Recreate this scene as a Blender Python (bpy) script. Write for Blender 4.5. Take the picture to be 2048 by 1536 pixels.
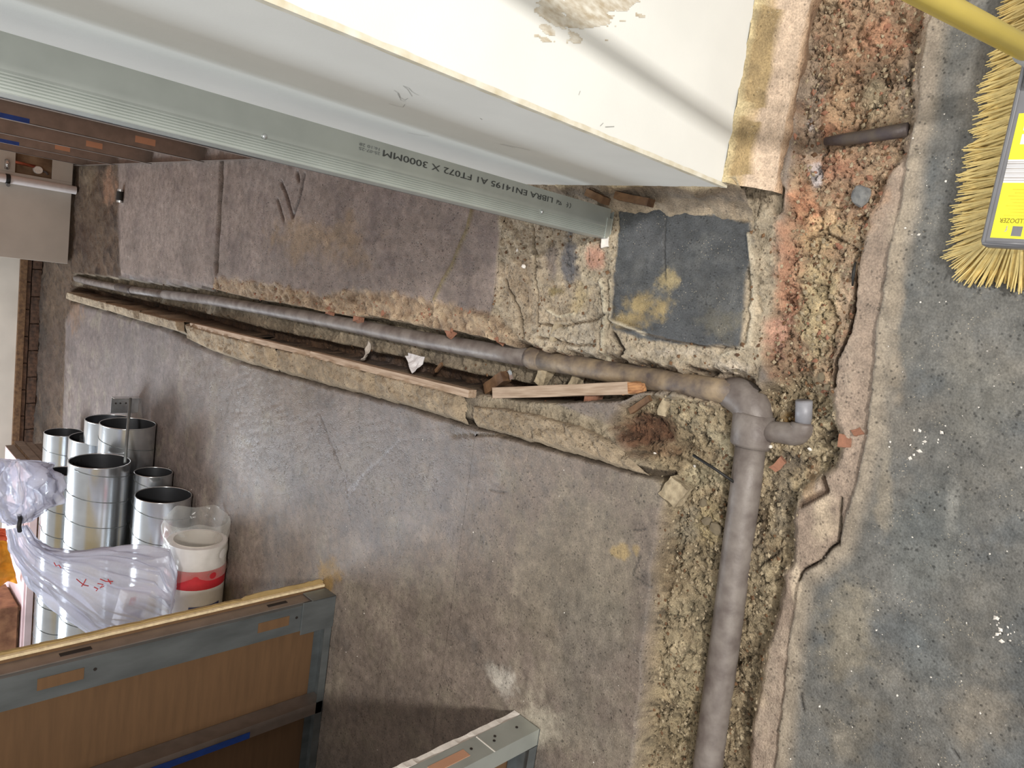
import bpy, bmesh, math, random
import numpy as np
from mathutils import Vector, Matrix, Euler, noise as mnoise

for o in list(bpy.data.objects): bpy.data.objects.remove(o)
scene = bpy.context.scene
COL = scene.collection
random.seed(7); rng = np.random.default_rng(11)

# ------------------------------------------------------------------ camera
F = 1430.0; HC = 1.5
PITCH = math.radians(45.69); YAW = math.radians(11.5)
hf = np.array([-math.sin(YAW), math.cos(YAW), 0.0]); rt = np.array([math.cos(YAW), math.sin(YAW), 0.0]); zz = np.array([0, 0, 1.0])
fwd = hf*math.cos(PITCH) - zz*math.sin(PITCH); upv = hf*math.sin(PITCH) + zz*math.cos(PITCH)
CAM = np.array([0, 0, HC])
def ray(u, v): return fwd + rt*(768-v)/F + upv*(1024-u)/F
def flo(u, v, z=0.0):
    d = ray(u, v); return CAM + d*((z-HC)/d[2])
def ony(u, v, y):
    d = ray(u, v); return CAM + d*(y/d[1])
def onx(u, v, x):
    d = ray(u, v); return CAM + d*(x/d[0])
cd = bpy.data.cameras.new('camera'); cam = bpy.data.objects.new('camera', cd); COL.objects.link(cam)
cd.sensor_fit = 'HORIZONTAL'; cd.sensor_width = 36.0; cd.lens = F/2048*36.0; cd.clip_start = 0.02
# the phone was held sideways: picture-right is down, picture-up is the room's right
R = Matrix((Vector(-upv), Vector(rt), Vector(-fwd))).transposed()
cam.matrix_world = Matrix.Translation(Vector(CAM)) @ R.to_4x4()
scene.camera = cam

# ------------------------------------------------------------------ world and lights
w = bpy.data.worlds.new('world'); scene.world = w; w.use_nodes = True
w.node_tree.nodes['Background'].inputs[0].default_value = (1.0, 0.97, 0.93, 1)
w.node_tree.nodes['Background'].inputs[1].default_value = 0.44
def area(name, loc, target, size, energy, color):
    l = bpy.data.lights.new(name, 'AREA'); l.shape = 'RECTANGLE'; l.size = size[0]; l.size_y = size[1]; l.energy = energy; l.color = color
    o = bpy.data.objects.new(name, l); COL.objects.link(o); o.location = loc
    o.rotation_euler = (Vector(target)-Vector(loc)).to_track_quat('-Z', 'Y').to_euler(); return o
area('ceiling_lamp', (1.6, -4.5, 5.0), (-.2, 1.4, 0), (.45, .4), 345, (1.0, .96, .90))
area('fill_light_wide', (-.45, -1.6, 3.2), (0, 1.6, 0), (1.4, .9), 34, (1.0, .97, .92))  # soft fill added to lift the pier side, no known lamp there
area('window_daylight', (-3.1, 6.0, 2.5), (-.9, 3.4, 0), (1.6, 1.3), 150, (.84, .92, 1.0))
scene.view_settings.view_transform = 'Standard'; scene.view_settings.look = 'None'
scene.view_settings.exposure = 0.28; scene.view_settings.gamma = 1.0; scene.view_settings.use_curve_mapping = False

# ------------------------------------------------------------------ helpers
def lin(c):
    if isinstance(c, (tuple, list)) and max(c) > 1.0:
        c = [x/255 for x in c]
    return tuple(((x/12.92) if x <= .04045 else ((x+.055)/1.055)**2.4) for x in c)
class MB:
    def __init__(s): s.v = []; s.f = []; s.c = None
    def add(s, vs, fs):
        n = len(s.v); s.v += [tuple(map(float, p)) for p in vs]; s.f += [tuple(i+n for i in f) for f in fs]; return s
    def box(s, a, b):
        x0, y0, z0 = a; x1, y1, z1 = b
        return s.add([(x0,y0,z0),(x1,y0,z0),(x1,y1,z0),(x0,y1,z0),(x0,y0,z1),(x1,y0,z1),(x1,y1,z1),(x0,y1,z1)],
                     [(0,3,2,1),(4,5,6,7),(0,1,5,4),(1,2,6,5),(2,3,7,6),(3,0,4,7)])
    def tube(s, pts, r, n=16, caps=True):
        pts = [Vector(p) for p in pts]; rs = r if isinstance(r, (list, tuple)) else [r]*len(pts)
        ref = None; vs = []
        for i, p in enumerate(pts):
            t = (pts[min(i+1, len(pts)-1)]-pts[max(i-1, 0)]).normalized()
            if ref is None:
                ref = t.orthogonal().normalized()
            ref = (ref - t*ref.dot(t)).normalized(); b = t.cross(ref)
            for k in range(n):
                a = 2*math.pi*k/n; vs.append(p + (ref*math.cos(a)+b*math.sin(a))*rs[i])
        fs = []
        for i in range(len(pts)-1):
            for k in range(n):
                fs.append((i*n+k, i*n+(k+1) % n, (i+1)*n+(k+1) % n, (i+1)*n+k))
        if caps:
            fs.append(tuple(range(n-1, -1, -1))); fs.append(tuple((len(pts)-1)*n+k for k in range(n)))
        return s.add(vs, fs)
    def prism(s, poly, z0, z1):
        n = len(poly)
        return s.add([(x, y, z0) for x, y in poly]+[(x, y, z1) for x, y in poly],
                     [tuple(range(n-1, -1, -1)), tuple(range(n, 2*n))]+[(i, (i+1) % n, n+(i+1) % n, n+i) for i in range(n)])
    def build(s, name, mat, parent=None, smooth=False, bevel=0.0, loc=None):
        me = bpy.data.meshes.new(name); me.from_pydata(s.v, [], s.f); me.validate()
        bm = bmesh.new(); bm.from_mesh(me); bmesh.ops.recalc_face_normals(bm, faces=bm.faces); bm.to_mesh(me); bm.free()
        return obj(name, me, mat, parent, smooth, bevel, loc)
def obj(name, me, mat, parent=None, smooth=False, bevel=0.0, loc=None):
    o = bpy.data.objects.new(name, me); COL.objects.link(o)
    if mat is not None:
        me.materials.clear(); me.materials.append(mat)
    if smooth:
        me.polygons.foreach_set('use_smooth', [True]*len(me.polygons))
    if bevel:
        m = o.modifiers.new('bevel', 'BEVEL'); m.width = bevel; m.segments = 2; m.limit_method = 'ANGLE'
    if loc is not None: o.location = loc
    if parent is not None: o.parent = parent
    return o
def tag(o, label=None, cat=None, group=None, kind=None):
    if label: o['label'] = label
    if cat: o['category'] = cat
    if group: o['group'] = group
    if kind: o['kind'] = kind
    return o
def empty(name, loc=(0, 0, 0)):
    o = bpy.data.objects.new(name, None); COL.objects.link(o); o.location = loc; o.empty_display_size = .05; return o
def adopt(parent, *kids):
    """keep world placement of kids built in world coordinates"""
    for k in kids:
        k.parent = parent; k.matrix_parent_inverse = Matrix.Translation(parent.location).inverted()

# ------------------------------------------------------------------ materials
def mat(name, rgb, rough=.6, metal=0.0, var=.12, scale=30, bump=.0, bscale=120, rgb2=None, spec=.5, coords='Object', stretch=(1, 1, 1)):
    m = bpy.data.materials.new(name); m.use_nodes = True; nt = m.node_tree; N = nt.nodes; L = nt.links
    p = N['Principled BSDF']; c = lin(rgb)
    p.inputs['Roughness'].default_value = rough; p.inputs['Metallic'].default_value = metal; p.inputs['Specular IOR Level'].default_value = spec
    tc = N.new('ShaderNodeTexCoord'); mp = N.new('ShaderNodeMapping'); mp.inputs['Scale'].default_value = stretch
    L.new(tc.outputs[coords], mp.inputs[0])
    nz = N.new('ShaderNodeTexNoise'); nz.inputs['Scale'].default_value = scale; nz.inputs['Detail'].default_value = 6
    L.new(mp.outputs[0], nz.inputs['Vector'])
    mx = N.new('ShaderNodeMix'); mx.data_type = 'RGBA'
    d = lin(rgb2) if rgb2 else tuple(x*(1-var*2) for x in c)
    e = c if rgb2 else tuple(min(1, x*(1+var)) for x in c)
    mx.inputs[6].default_value = (*e, 1); mx.inputs[7].default_value = (*d, 1)
    rp = N.new('ShaderNodeMapRange'); rp.inputs[1].default_value = .35; rp.inputs[2].default_value = .68
    L.new(nz.outputs[0], rp.inputs[0]); L.new(rp.outputs[0], mx.inputs[0]); L.new(mx.outputs[2], p.inputs['Base Color'])
    if bump:
        n2 = N.new('ShaderNodeTexNoise'); n2.inputs['Scale'].default_value = bscale; n2.inputs['Detail'].default_value = 5
        L.new(mp.outputs[0], n2.inputs['Vector'])
        b = N.new('ShaderNodeBump'); b.inputs['Strength'].default_value = bump; b.inputs['Distance'].default_value = .004
        L.new(n2.outputs[0], b.inputs['Height']); L.new(b.outputs[0], p.inputs['Normal'])
    return m
def film(name, rgb, opac, rough=.18):
    m = bpy.data.materials.new(name); m.use_nodes = True; nt = m.node_tree; N = nt.nodes; L = nt.links
    out = N['Material Output']; p = N['Principled BSDF']; p.inputs['Base Color'].default_value = (*lin(rgb), 1); p.inputs['Roughness'].default_value = rough
    p.inputs['Specular IOR Level'].default_value = .6
    tr = N.new('ShaderNodeBsdfTransparent'); tl = N.new('ShaderNodeBsdfTranslucent'); tl.inputs[0].default_value = (*lin(rgb), 1)
    m1 = N.new('ShaderNodeMixShader'); m1.inputs[0].default_value = .4
    L.new(p.outputs[0], m1.inputs[1]); L.new(tl.outputs[0], m1.inputs[2])
    lw = N.new('ShaderNodeLayerWeight'); lw.inputs[0].default_value = .35
    tc = N.new('ShaderNodeTexCoord'); nz = N.new('ShaderNodeTexNoise'); nz.inputs['Scale'].default_value = 9; nz.inputs['Detail'].default_value = 5
    L.new(tc.outputs['Object'], nz.inputs['Vector'])
    b = N.new('ShaderNodeBump'); b.inputs['Strength'].default_value = .6; b.inputs['Distance'].default_value = .02
    L.new(nz.outputs[0], b.inputs['Height']); L.new(b.outputs[0], p.inputs['Normal']); L.new(b.outputs[0], lw.inputs['Normal'])
    mr = N.new('ShaderNodeMapRange'); mr.inputs[3].default_value = opac; mr.inputs[4].default_value = min(1, opac+.5)
    L.new(lw.outputs['Facing'], mr.inputs[0])
    m2 = N.new('ShaderNodeMixShader'); L.new(mr.outputs[0], m2.inputs[0]); L.new(tr.outputs[0], m2.inputs[1]); L.new(m1.outputs[0], m2.inputs[2])
    L.new(m2.outputs[0], out.inputs['Surface']); return m
def ground_material():
    m = bpy.data.materials.new('rough_ground'); m.use_nodes = True; nt = m.node_tree; N = nt.nodes; L = nt.links
    p = N['Principled BSDF']
    at = N.new('ShaderNodeAttribute'); at.attribute_name = 'Col'
    ar = N.new('ShaderNodeAttribute'); ar.attribute_name = 'Surf'      # R roughness, G bump strength, B pit amount
    sp = N.new('ShaderNodeSeparateColor'); L.new(ar.outputs['Color'], sp.inputs[0])
    geo = N.new('ShaderNodeNewGeometry')
    def nz(scale, det=6, rough=.6):
        n = N.new('ShaderNodeTexNoise'); n.inputs['Scale'].default_value = scale; n.inputs['Detail'].default_value = det; n.inputs['Roughness'].default_value = rough
        L.new(geo.outputs['Position'], n.inputs['Vector']); return n
    def rng_(src, a, b, c, d):
        r = N.new('ShaderNodeMapRange'); L.new(src, r.inputs[0])
        for i, x in enumerate((a, b, c, d)): r.inputs[i+1].default_value = x
        return r.outputs[0]
    def math_(op, a, b):
        n = N.new('ShaderNodeMath'); n.operation = op
        for i, x in enumerate((a, b)):
            if isinstance(x, (int, float)): n.inputs[i].default_value = x
            else: L.new(x, n.inputs[i])
        return n.outputs[0]
    def mulc(col, fac):
        v = N.new('ShaderNodeVectorMath'); v.operation = 'SCALE'; L.new(col, v.inputs[0]); L.new(fac, v.inputs['Scale']); return v.outputs[0]
    fine = nz(260, 4, .55); mid = nz(30, 7, .62); big = nz(5, 5)
    f = math_('MULTIPLY', rng_(fine.outputs[0], .3, .7, .74, 1.26), rng_(mid.outputs[0], .25, .75, .66, 1.34))
    f = math_('MULTIPLY', f, rng_(big.outputs[0], .3, .7, .78, 1.22))
    c = mulc(at.outputs['Color'], f)
    # dark pits
    vo = N.new('ShaderNodeTexVoronoi'); vo.inputs['Scale'].default_value = 95; L.new(geo.outputs['Position'], vo.inputs['Vector'])
    pn = nz(23, 4)
    pit = math_('MULTIPLY', rng_(vo.outputs['Distance'], .12, .30, 1, 0), rng_(pn.outputs[0], .44, .56, 0, 1))
    v3 = N.new('ShaderNodeTexVoronoi'); v3.inputs['Scale'].default_value = 48; v3.inputs['Randomness'].default_value = 1.0
    wv = N.new('ShaderNodeVectorMath'); wv.operation = 'MULTIPLY_ADD'; wn = nz(90, 3); L.new(wn.outputs['Color'], wv.inputs[0]); wv.inputs[1].default_value = (.014, .014, .014); L.new(geo.outputs['Position'], wv.inputs[2]); L.new(wv.outputs[0], v3.inputs['Vector'])
    pn2 = nz(11, 4)
    pit = math_('MAXIMUM', pit, math_('MULTIPLY', rng_(v3.outputs['Distance'], .10, .24, 1, 0), rng_(pn2.outputs[0], .5, .58, 0, 1)))
    pit = math_('MULTIPLY', pit, sp.outputs[2])
    c = mulc(c, math_('SUBTRACT', 1.0, math_('MULTIPLY', pit, .8)))
    # pale grit
    v2 = N.new('ShaderNodeTexVoronoi'); v2.inputs['Scale'].default_value = 150; L.new(geo.outputs['Position'], v2.inputs['Vector'])
    gn = nz(17, 3)
    grit = math_('MULTIPLY', rng_(v2.outputs['Distance'], .08, .2, 1, 0), rng_(gn.outputs[0], .5, .6, 0, .7))
    mx = N.new('ShaderNodeMix'); mx.data_type = 'RGBA'; L.new(grit, mx.inputs[0]); L.new(c, mx.inputs[6]); mx.inputs[7].default_value = (*lin((205, 192, 168)), 1)
    L.new(mx.outputs[2], p.inputs['Base Color'])
    rr = math_('ADD', sp.outputs[0], rng_(mid.outputs[0], .3, .7, -.12, .12)); L.new(rr, p.inputs['Roughness'])
    p.inputs['Specular IOR Level'].default_value = .45
    h = math_('ADD', math_('MULTIPLY', fine.outputs[0], .6), math_('MULTIPLY', mid.outputs[0], .9))
    h = math_('SUBTRACT', h, math_('MULTIPLY', pit, .5))
    b = N.new('ShaderNodeBump'); b.inputs['Distance'].default_value = .012; L.new(h, b.inputs['Height']); L.new(sp.outputs[1], b.inputs['Strength'])
    L.new(b.outputs[0], p.inputs['Normal'])
    return m

M = dict(
    ground=ground_material(),
    board=mat('plasterboard', (234, 234, 229), .75, var=.02, scale=6, bump=.05, bscale=300),
    board_dim=mat('plasterboard_grey', (200, 192, 182), .8, var=.05, scale=4),
    boardcore=mat('plasterboard_core', (214, 200, 170), .9, var=.1, scale=80, bump=.5),
    paper=mat('brown_board_paper', (104, 77, 51), .85, var=.06, scale=5, stretch=(1, 1, 12)),
    orange_paper=mat('orange_board_paper', (186, 140, 112), .8, var=.05, scale=8),
    galv=mat('galvanised_stud', (182, 188, 183), .42, .55, var=.04, scale=14),
    galv_dark=mat('galvanised_stud_dull', (120, 126, 128), .42, .6, var=.12, scale=18, stretch=(1, 1, .3)),
    galv_brown=mat('galvanised_stud_web', (136, 124, 116), .45, .5, var=.08, scale=18),
    duct=mat('duct_steel', (202, 206, 210), .24, .9, var=.05, scale=10),
    duct_shade=mat('duct_inside_shade', (92, 94, 98), .35, .8, var=.05, scale=10),  # darkened copy of the duct steel, interior shade put into the colour
    ink=mat('black_ink', (62, 64, 62), .7),
    ink_pale=mat('pale_ink', (118, 122, 120), .7),
    pencil=mat('pencil', (176, 176, 172), .8),
    hole=mat('dark_recess', (34, 26, 22), .9),
    blue=mat('blue_print', (22, 66, 150), .5),
    iron=mat('old_iron_pipe', (92, 82, 78), .6, .1, var=.16, scale=22, bump=.6, bscale=60, rgb2=(150, 132, 108)),
    clay=mat('grey_coated_pipe', (134, 126, 120), .5, .05, var=.1, scale=20, bump=.3, bscale=70, rgb2=(98, 88, 84)),
    stub=mat('pale_lead_stub', (150, 150, 156), .5, .1),
    lead=mat('old_lead_tube', (92, 82, 72), .55, .2, bump=.3, rgb2=(70, 62, 66)),
    wood=mat('grey_timber', (186, 164, 142), .75, var=.15, scale=22, bump=.35, bscale=60, rgb2=(150, 126, 104), stretch=(.5, 7, 7)),
    woodraw=mat('split_timber', (190, 140, 94), .8, var=.2, scale=30, bump=.7, bscale=50, rgb2=(132, 88, 58), stretch=(.6, 6, 6)),
    wooddark=mat('dark_timber', (120, 90, 62), .8, var=.2, scale=30, bump=.4, rgb2=(80, 56, 38)),
    crate=mat('crate_wood', (168, 122, 88), .75, var=.15, scale=14, bump=.2, rgb2=(120, 80, 56)),
    brick=mat('orange_brick', (156, 110, 88), .95, var=.15, scale=60, bump=.8, bscale=140, rgb2=(140, 100, 80)),
    stone=mat('pale_stone', (180, 165, 138), .95, var=.15, scale=60, bump=.8, rgb2=(136, 122, 100)),
    white=mat('white_plaster', (232, 226, 218), .85, var=.06, scale=60),
    slate=mat('grey_stone', (128, 128, 126), .85, var=.2, scale=70, bump=.6, rgb2=(92, 94, 96)),
    pvc=mat('white_pvc', (214, 206, 204), .4, var=.03),
    copper=mat('copper', (196, 112, 88), .3, .8, var=.1),
    chrome=mat('zinc_bright', (215, 218, 220), .22, .9, var=.05),
    black=mat('black_rubber', (26, 25, 24), .6, var=.1),
    pink=mat('pink_insulation', (222, 200, 200), .8, var=.05, scale=10),
    pinktop=mat('pink_board_face', (224, 196, 198), .8, var=.05, scale=10),
    foil=mat('grey_brown_facing', (128, 110, 98), .7, var=.1, scale=20),
    hiviz=mat('orange_cloth', (206, 138, 30), .8, var=.15, scale=14, bump=.4, bscale=20),
    redcloth=mat('red_cloth', (206, 92, 58), .8, var=.1),
    red=mat('red_print', (186, 40, 52), .5, var=.06),
    redpen=mat('red_marker', (190, 62, 66), .6),
    packwhite=mat('white_pack', (222, 220, 222), .5, var=.03),
    packblue=mat('navy_print', (70, 78, 128), .5, var=.06),
    film=film('clear_film', (228, 231, 246), .46),
    filmthin=film('thin_clear_film', (222, 222, 216), .18, .12),
    broomgrey=mat('grey_broom_plastic', (120, 120, 124), .4, var=.06, scale=20),
    broomsocket=mat('grey_socket', (150, 150, 148), .45, var=.05),
    yellow=mat('yellow_handle', (236, 212, 110), .4, var=.05, scale=10),
    bristle=mat('yellow_bristle', (232, 208, 138), .6, var=.14, scale=40),
    label=mat('yellow_label', (252, 240, 60), .45, var=.02),
    labeltext=mat('label_text', (120, 108, 36), .6),
    labelfaint=mat('label_small_print', (214, 198, 52), .6),
    labelgrey=mat('label_grey', (176, 172, 170), .5),
    beadwhite=mat('chipped_bead', (232, 228, 214), .8, var=.04, scale=30, rgb2=(206, 196, 170)),
    cream=mat('cream_plaster_edge', (226, 206, 168), .9, var=.1, scale=60, bump=.3),
    glue=mat('brown_paper_strip', (162, 138, 92), .8, var=.08, scale=20),
)

# ------------------------------------------------------------------ numpy noise
def _h(ix, iy, s):
    n = (ix.astype(np.int64)*374761393 + iy.astype(np.int64)*668265263 + s*974634777) & 0xffffffff
    n = ((n ^ (n >> 13))*1274126177) & 0xffffffff
    n = (n ^ (n >> 16)) & 0xffffffff
    return n/4294967295.0
def vnoise(x, y, s=0):
    ix = np.floor(x); iy = np.floor(y); fx = x-ix; fy = y-iy; fx = fx*fx*(3-2*fx); fy = fy*fy*(3-2*fy)
    a = _h(ix, iy, s); b = _h(ix+1, iy, s); c = _h(ix, iy+1, s); d = _h(ix+1, iy+1, s)
    return (a*(1-fx)+b*fx)*(1-fy)+(c*(1-fx)+d*fx)*fy
def fbm(x, y, freq, octv=4, s=0, gain=.6):
    t = np.zeros_like(x); a = 1.0; tot = 0
    for o in range(octv):
        t += a*vnoise(x*freq+17.3*o, y*freq-9.1*o, s+o); tot += a; a *= gain; freq *= 2.03
    return t/tot - .5
def sstep(a, b, x):
    t = np.clip((x-a)/(b-a), 0, 1); return t*t*(3-2*t)
def px(poly, z=0.0): return np.array([flo(u, v, z)[:2] for u, v in poly])
def polyline_dist(X, Y, P, closed=False):
    d = np.full(X.shape, 1e9); n = len(P)
    for i in range(n if closed else n-1):
        a = P[i]; b = P[(i+1) % n]; ab = b-a; L2 = max(ab@ab, 1e-12)
        t = np.clip(((X-a[0])*ab[0]+(Y-a[1])*ab[1])/L2, 0, 1)
        d = np.minimum(d, np.hypot(X-a[0]-t*ab[0], Y-a[1]-t*ab[1]))
    return d
def inside(X, Y, P):
    r = np.zeros(X.shape, bool); n = len(P)
    for i in range(n):
        a = P[i]; b = P[(i+1) % n]
        if a[1] == b[1]: continue
        c = ((a[1] > Y) != (b[1] > Y)) & (X < (b[0]-a[0])*(Y-a[1])/(b[1]-a[1])+a[0]); r ^= c
    return r
def sdist(X, Y, P):
    """>0 inside; evaluated only near the polygon"""
    lo = P.min(0)-.12; hi = P.max(0)+.12
    m = (X > lo[0]) & (X < hi[0]) & (Y > lo[1]) & (Y < hi[1]); out = np.full(X.shape, -1.0)
    if m.any():
        x = X[m]; y = Y[m]; d = polyline_dist(x, y, P, True); out[m] = np.where(inside(x, y, P), d, -d)
    return out

# ------------------------------------------------------------------ floor: a broken-up ground, measured from the picture
LIP = [(140,545),(165,548),(240,556),(330,570),(430,580),(470,592),(560,606),(640,622),(700,632),(760,636),(830,650),(870,660),(950,672),(1010,688),(1040,704)]
BAT = [(135,582),(160,590),(250,612),(330,632),(400,652),(500,680),(640,712),(760,743),(860,768),(940,786),(985,792)]
GRV = [(120,594),(140,600),(215,622),(330,655),(400,690),(480,720),(640,765),(800,805),(930,845),(1090,890),(1200,920),(1322,956)]
T2 = LIP + [(1100,712),(1180,740),(1290,762),(1300,775),(1240,802),(1110,806),(1040,800)] + BAT[::-1]
NEAR_EDGE = [(1905,-250),(1880,-60),(1870,0),(1852,60),(1832,230),(1814,300),(1800,420),(1775,520),(1755,640),(1745,760),(1730,880),(1715,960),(1690,1040),(1672,1090),(1630,1130),(1600,1150),(1592,1200),(1580,1280),(1565,1400),(1548,1540),(1520,1800)]
STRIP_L = [(1868,-250),(1850,0),(1832,120),(1818,230),(1806,312),(1770,350),(1745,420),(1725,480),(1705,560),(1700,660),(1680,690),(1665,720),(1663,790),(1668,850),(1680,890),(1660,940),(1630,960),(1600,985),(1588,1040),(1580,1130),(1560,1150),(1550,1210),(1535,1290),(1510,1400),(1488,1540),(1450,1800)]
POLY = {
 'near': px(NEAR_EDGE + [(2405,1800),(2405,-250)]),
 'strip': px(NEAR_EDGE + STRIP_L[::-1]),
 't1': px([(1600,-250),(1868,-250),(1850,0),(1832,120),(1818,230),(1806,312),(1770,350),(1745,420),(1725,480),(1705,560),(1700,660),(1680,690),(1665,720),(1663,790),(1600,790),(1545,780),(1520,720),(1545,600),(1560,500),(1570,420),(1578,330),(1598,120),(1606,0)]),
 't3': px([(1328,1000),(1316,962),(1250,905),(1215,850),(1240,815),(1300,790),(1400,800),(1470,800),(1530,760),(1600,740),(1663,790),(1668,850),(1680,890),(1660,940),(1630,960),(1600,985),(1588,1040),(1580,1130),(1560,1150),(1550,1210),(1535,1290),(1510,1400),(1488,1540),(1450,1800),(1235,1800),(1262,1540),(1280,1400),(1298,1250),(1308,1100)]),
 'right': px([(200,250),(420,200),(760,200),(1000,330),(1010,470),(1000,560),(985,640),(930,640),(860,622),(690,604),(560,588),(430,572),(240,548),(232,440)]),
 'mid': px([(985,330),(1220,300),(1560,360),(1560,480),(1548,600),(1522,720),(1510,770),(1400,768),(1290,758),(1180,740),(1100,712),(1040,704),(1000,680),(980,640),(995,560),(1003,470)]),
 'lip': px([(428,555),(560,572),(640,590),(700,580),(770,585),(900,612),(990,630),(1050,700),(1010,692),(950,676),(870,664),(760,640),(700,636),(560,610),(470,596),(428,584)]),
 'dark': px([(1240,422),(1290,412),(1345,414),(1420,430),(1498,444),(1506,480),(1494,560),(1480,694),(1400,690),(1290,680),(1222,656),(1230,560),(1236,500)]),
 't2': px(T2), 'band': px(BAT+[(1040,800),(1110,806),(1215,850),(1250,905),(1316,962)]+GRV[::-1]),
 'sheen': px([(330,660),(520,740),(800,815),(960,880),(930,1010),(780,1080),(620,1060),(500,960),(390,800)]),
 'fardirt': px([(60,300),(235,300),(236,440),(240,550),(160,590),(130,640),(122,890),(60,960),(20,700)]),
}
# painted-in patches of different stuff: polygon/centre in picture pixels, colour, strength
BLOBS = [  # u, v, ru, rv, colour, alpha, ragged noise freq
 (640,480,110,60,(146,118,78),.55,8),(790,400,90,45,(112,98,96),.5,8),(330,440,80,70,(140,126,118),.5,6),(560,360,90,40,(150,136,128),.5,8),
 (1285,615,56,34,(156,134,84),.9,26),(1265,640,44,24,(150,128,82),.8,30),(1440,650,50,40,(120,112,90),.5,26),(1338,565,26,34,(158,140,96),.9,30),(1250,640,25,14,(150,130,84),.7,30),(1430,600,60,70,(92,92,90),.5,14),(1300,480,60,50,(92,92,94),.4,16),
 (1140,520,24,55,(86,88,96),.85,24),(1100,520,18,50,(116,104,100),.7,24),(1192,515,20,36,(188,138,114),.9,24),(1160,600,26,40,(168,146,96),.6,20),(1105,582,22,16,(136,118,60),.7,30),(1045,560,40,60,(140,118,92),.6,20),
 (1170,690,30,70,(182,170,150),.8,16),(1100,665,60,22,(186,172,148),.7,20),(1060,705,30,14,(190,136,104),.8,30),(1110,715,28,10,(198,132,92),.8,30),
 (1345,705,90,12,(186,172,152),.7,20),(1450,735,50,20,(206,190,168),.7,24),(1380,745,40,20,(176,156,128),.7,24),
 (1565,560,30,120,(190,136,104),.8,18),(1545,700,26,60,(198,148,124),.9,18),(1560,640,30,20,(200,152,128),.8,24),(1600,420,30,60,(200,134,94),.7,18),(1650,330,60,30,(188,130,98),.7,20),
 (1640,250,60,40,(196,126,86),.6,18),(1740,60,60,60,(190,132,96),.6,16),(1690,110,50,50,(206,160,120),.6,18),(1640,470,60,70,(206,178,130),.7,18),(1630,620,60,110,(210,188,140),.8,16),(1740,180,40,60,(158,146,116),.7,20),
 (1670,200,40,70,(204,166,124),.6,20),(1615,180,26,160,(176,156,134),.8,14),(1620,345,14,26,(216,206,206),.9,30),(1610,240,12,20,(214,204,204),.8,30),(1680,560,22,90,(196,168,140),.7,20),(1720,400,60,60,(178,140,108),.6,18),
 (1545,870,24,40,(132,100,44),.5,30),(1556,840,22,18,(140,104,40),.9,30),(1560,930,34,30,(92,84,80),.6,34),(1545,1010,34,80,(124,112,96),.6,26),(1610,960,18,60,(200,168,128),.7,26),(1470,770,40,14,(190,156,118),.5,26),
 (1265,865,70,34,(104,66,42),.9,14),(1300,905,60,20,(126,92,62),.7,18),(1180,850,60,30,(150,136,112),.6,18),(1420,890,36,60,(196,184,150),.8,14),(1370,960,50,30,(188,176,142),.7,18),(1350,1060,30,60,(168,156,132),.7,16),(1400,1060,34,70,(190,170,120),.6,20),
 (1380,1250,50,180,(156,142,110),.6,14),(1500,1300,40,200,(184,164,128),.6,14),(1480,1080,30,100,(128,114,94),.6,20),(1340,1450,60,120,(176,158,118),.5,14),(1640,1040,36,60,(196,176,148),.7,18),(1590,1170,14,60,(208,188,160),.8,18),
 (700,900,300,180,(112,104,104),.5,5),(300,750,160,120,(112,104,102),.5,5),(1150,1150,160,180,(138,128,108),.5,5),(1240,1105,24,18,(160,136,86),.8,30),(1272,1100,8,12,(160,136,86),.7,30),(1060,1450,90,60,(190,180,160),.75,10),(1010,1360,40,50,(196,190,178),.7,12),
 (655,1155,30,40,(150,118,58),.85,16),(1180,1320,100,200,(118,112,102),.5,6),(950,1080,60,160,(130,116,104),.4,7),
 (1830,150,50,160,(158,144,128),.6,10),(1900,330,40,160,(94,94,92),.6,8),(1790,600,22,200,(164,148,126),.7,12),(1770,980,20,140,(150,138,118),.6,12),(1850,1100,90,130,(96,100,98),.5,6),(1950,800,100,130,(118,114,104),.5,6),(1690,1260,70,110,(150,138,114),.5,9),(1720,1450,90,80,(134,124,106),.5,8),(1960,1430,90,110,(138,126,108),.5,8),(1850,1300,60,160,(92,98,100),.5,7),(1905,1010,20,70,(170,168,160),.4,20),
 (180,420,40,110,(92,72,52),.8,10),(215,370,14,50,(150,112,84),.8,16),(170,360,16,40,(128,108,82),.7,16),(160,480,30,50,(70,50,36),.8,14),(60,720,40,220,(62,52,44),.9,6),(100,750,40,120,(84,66,54),.8,10),(150,610,18,60,(132,100,74),.7,16),
]
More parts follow.
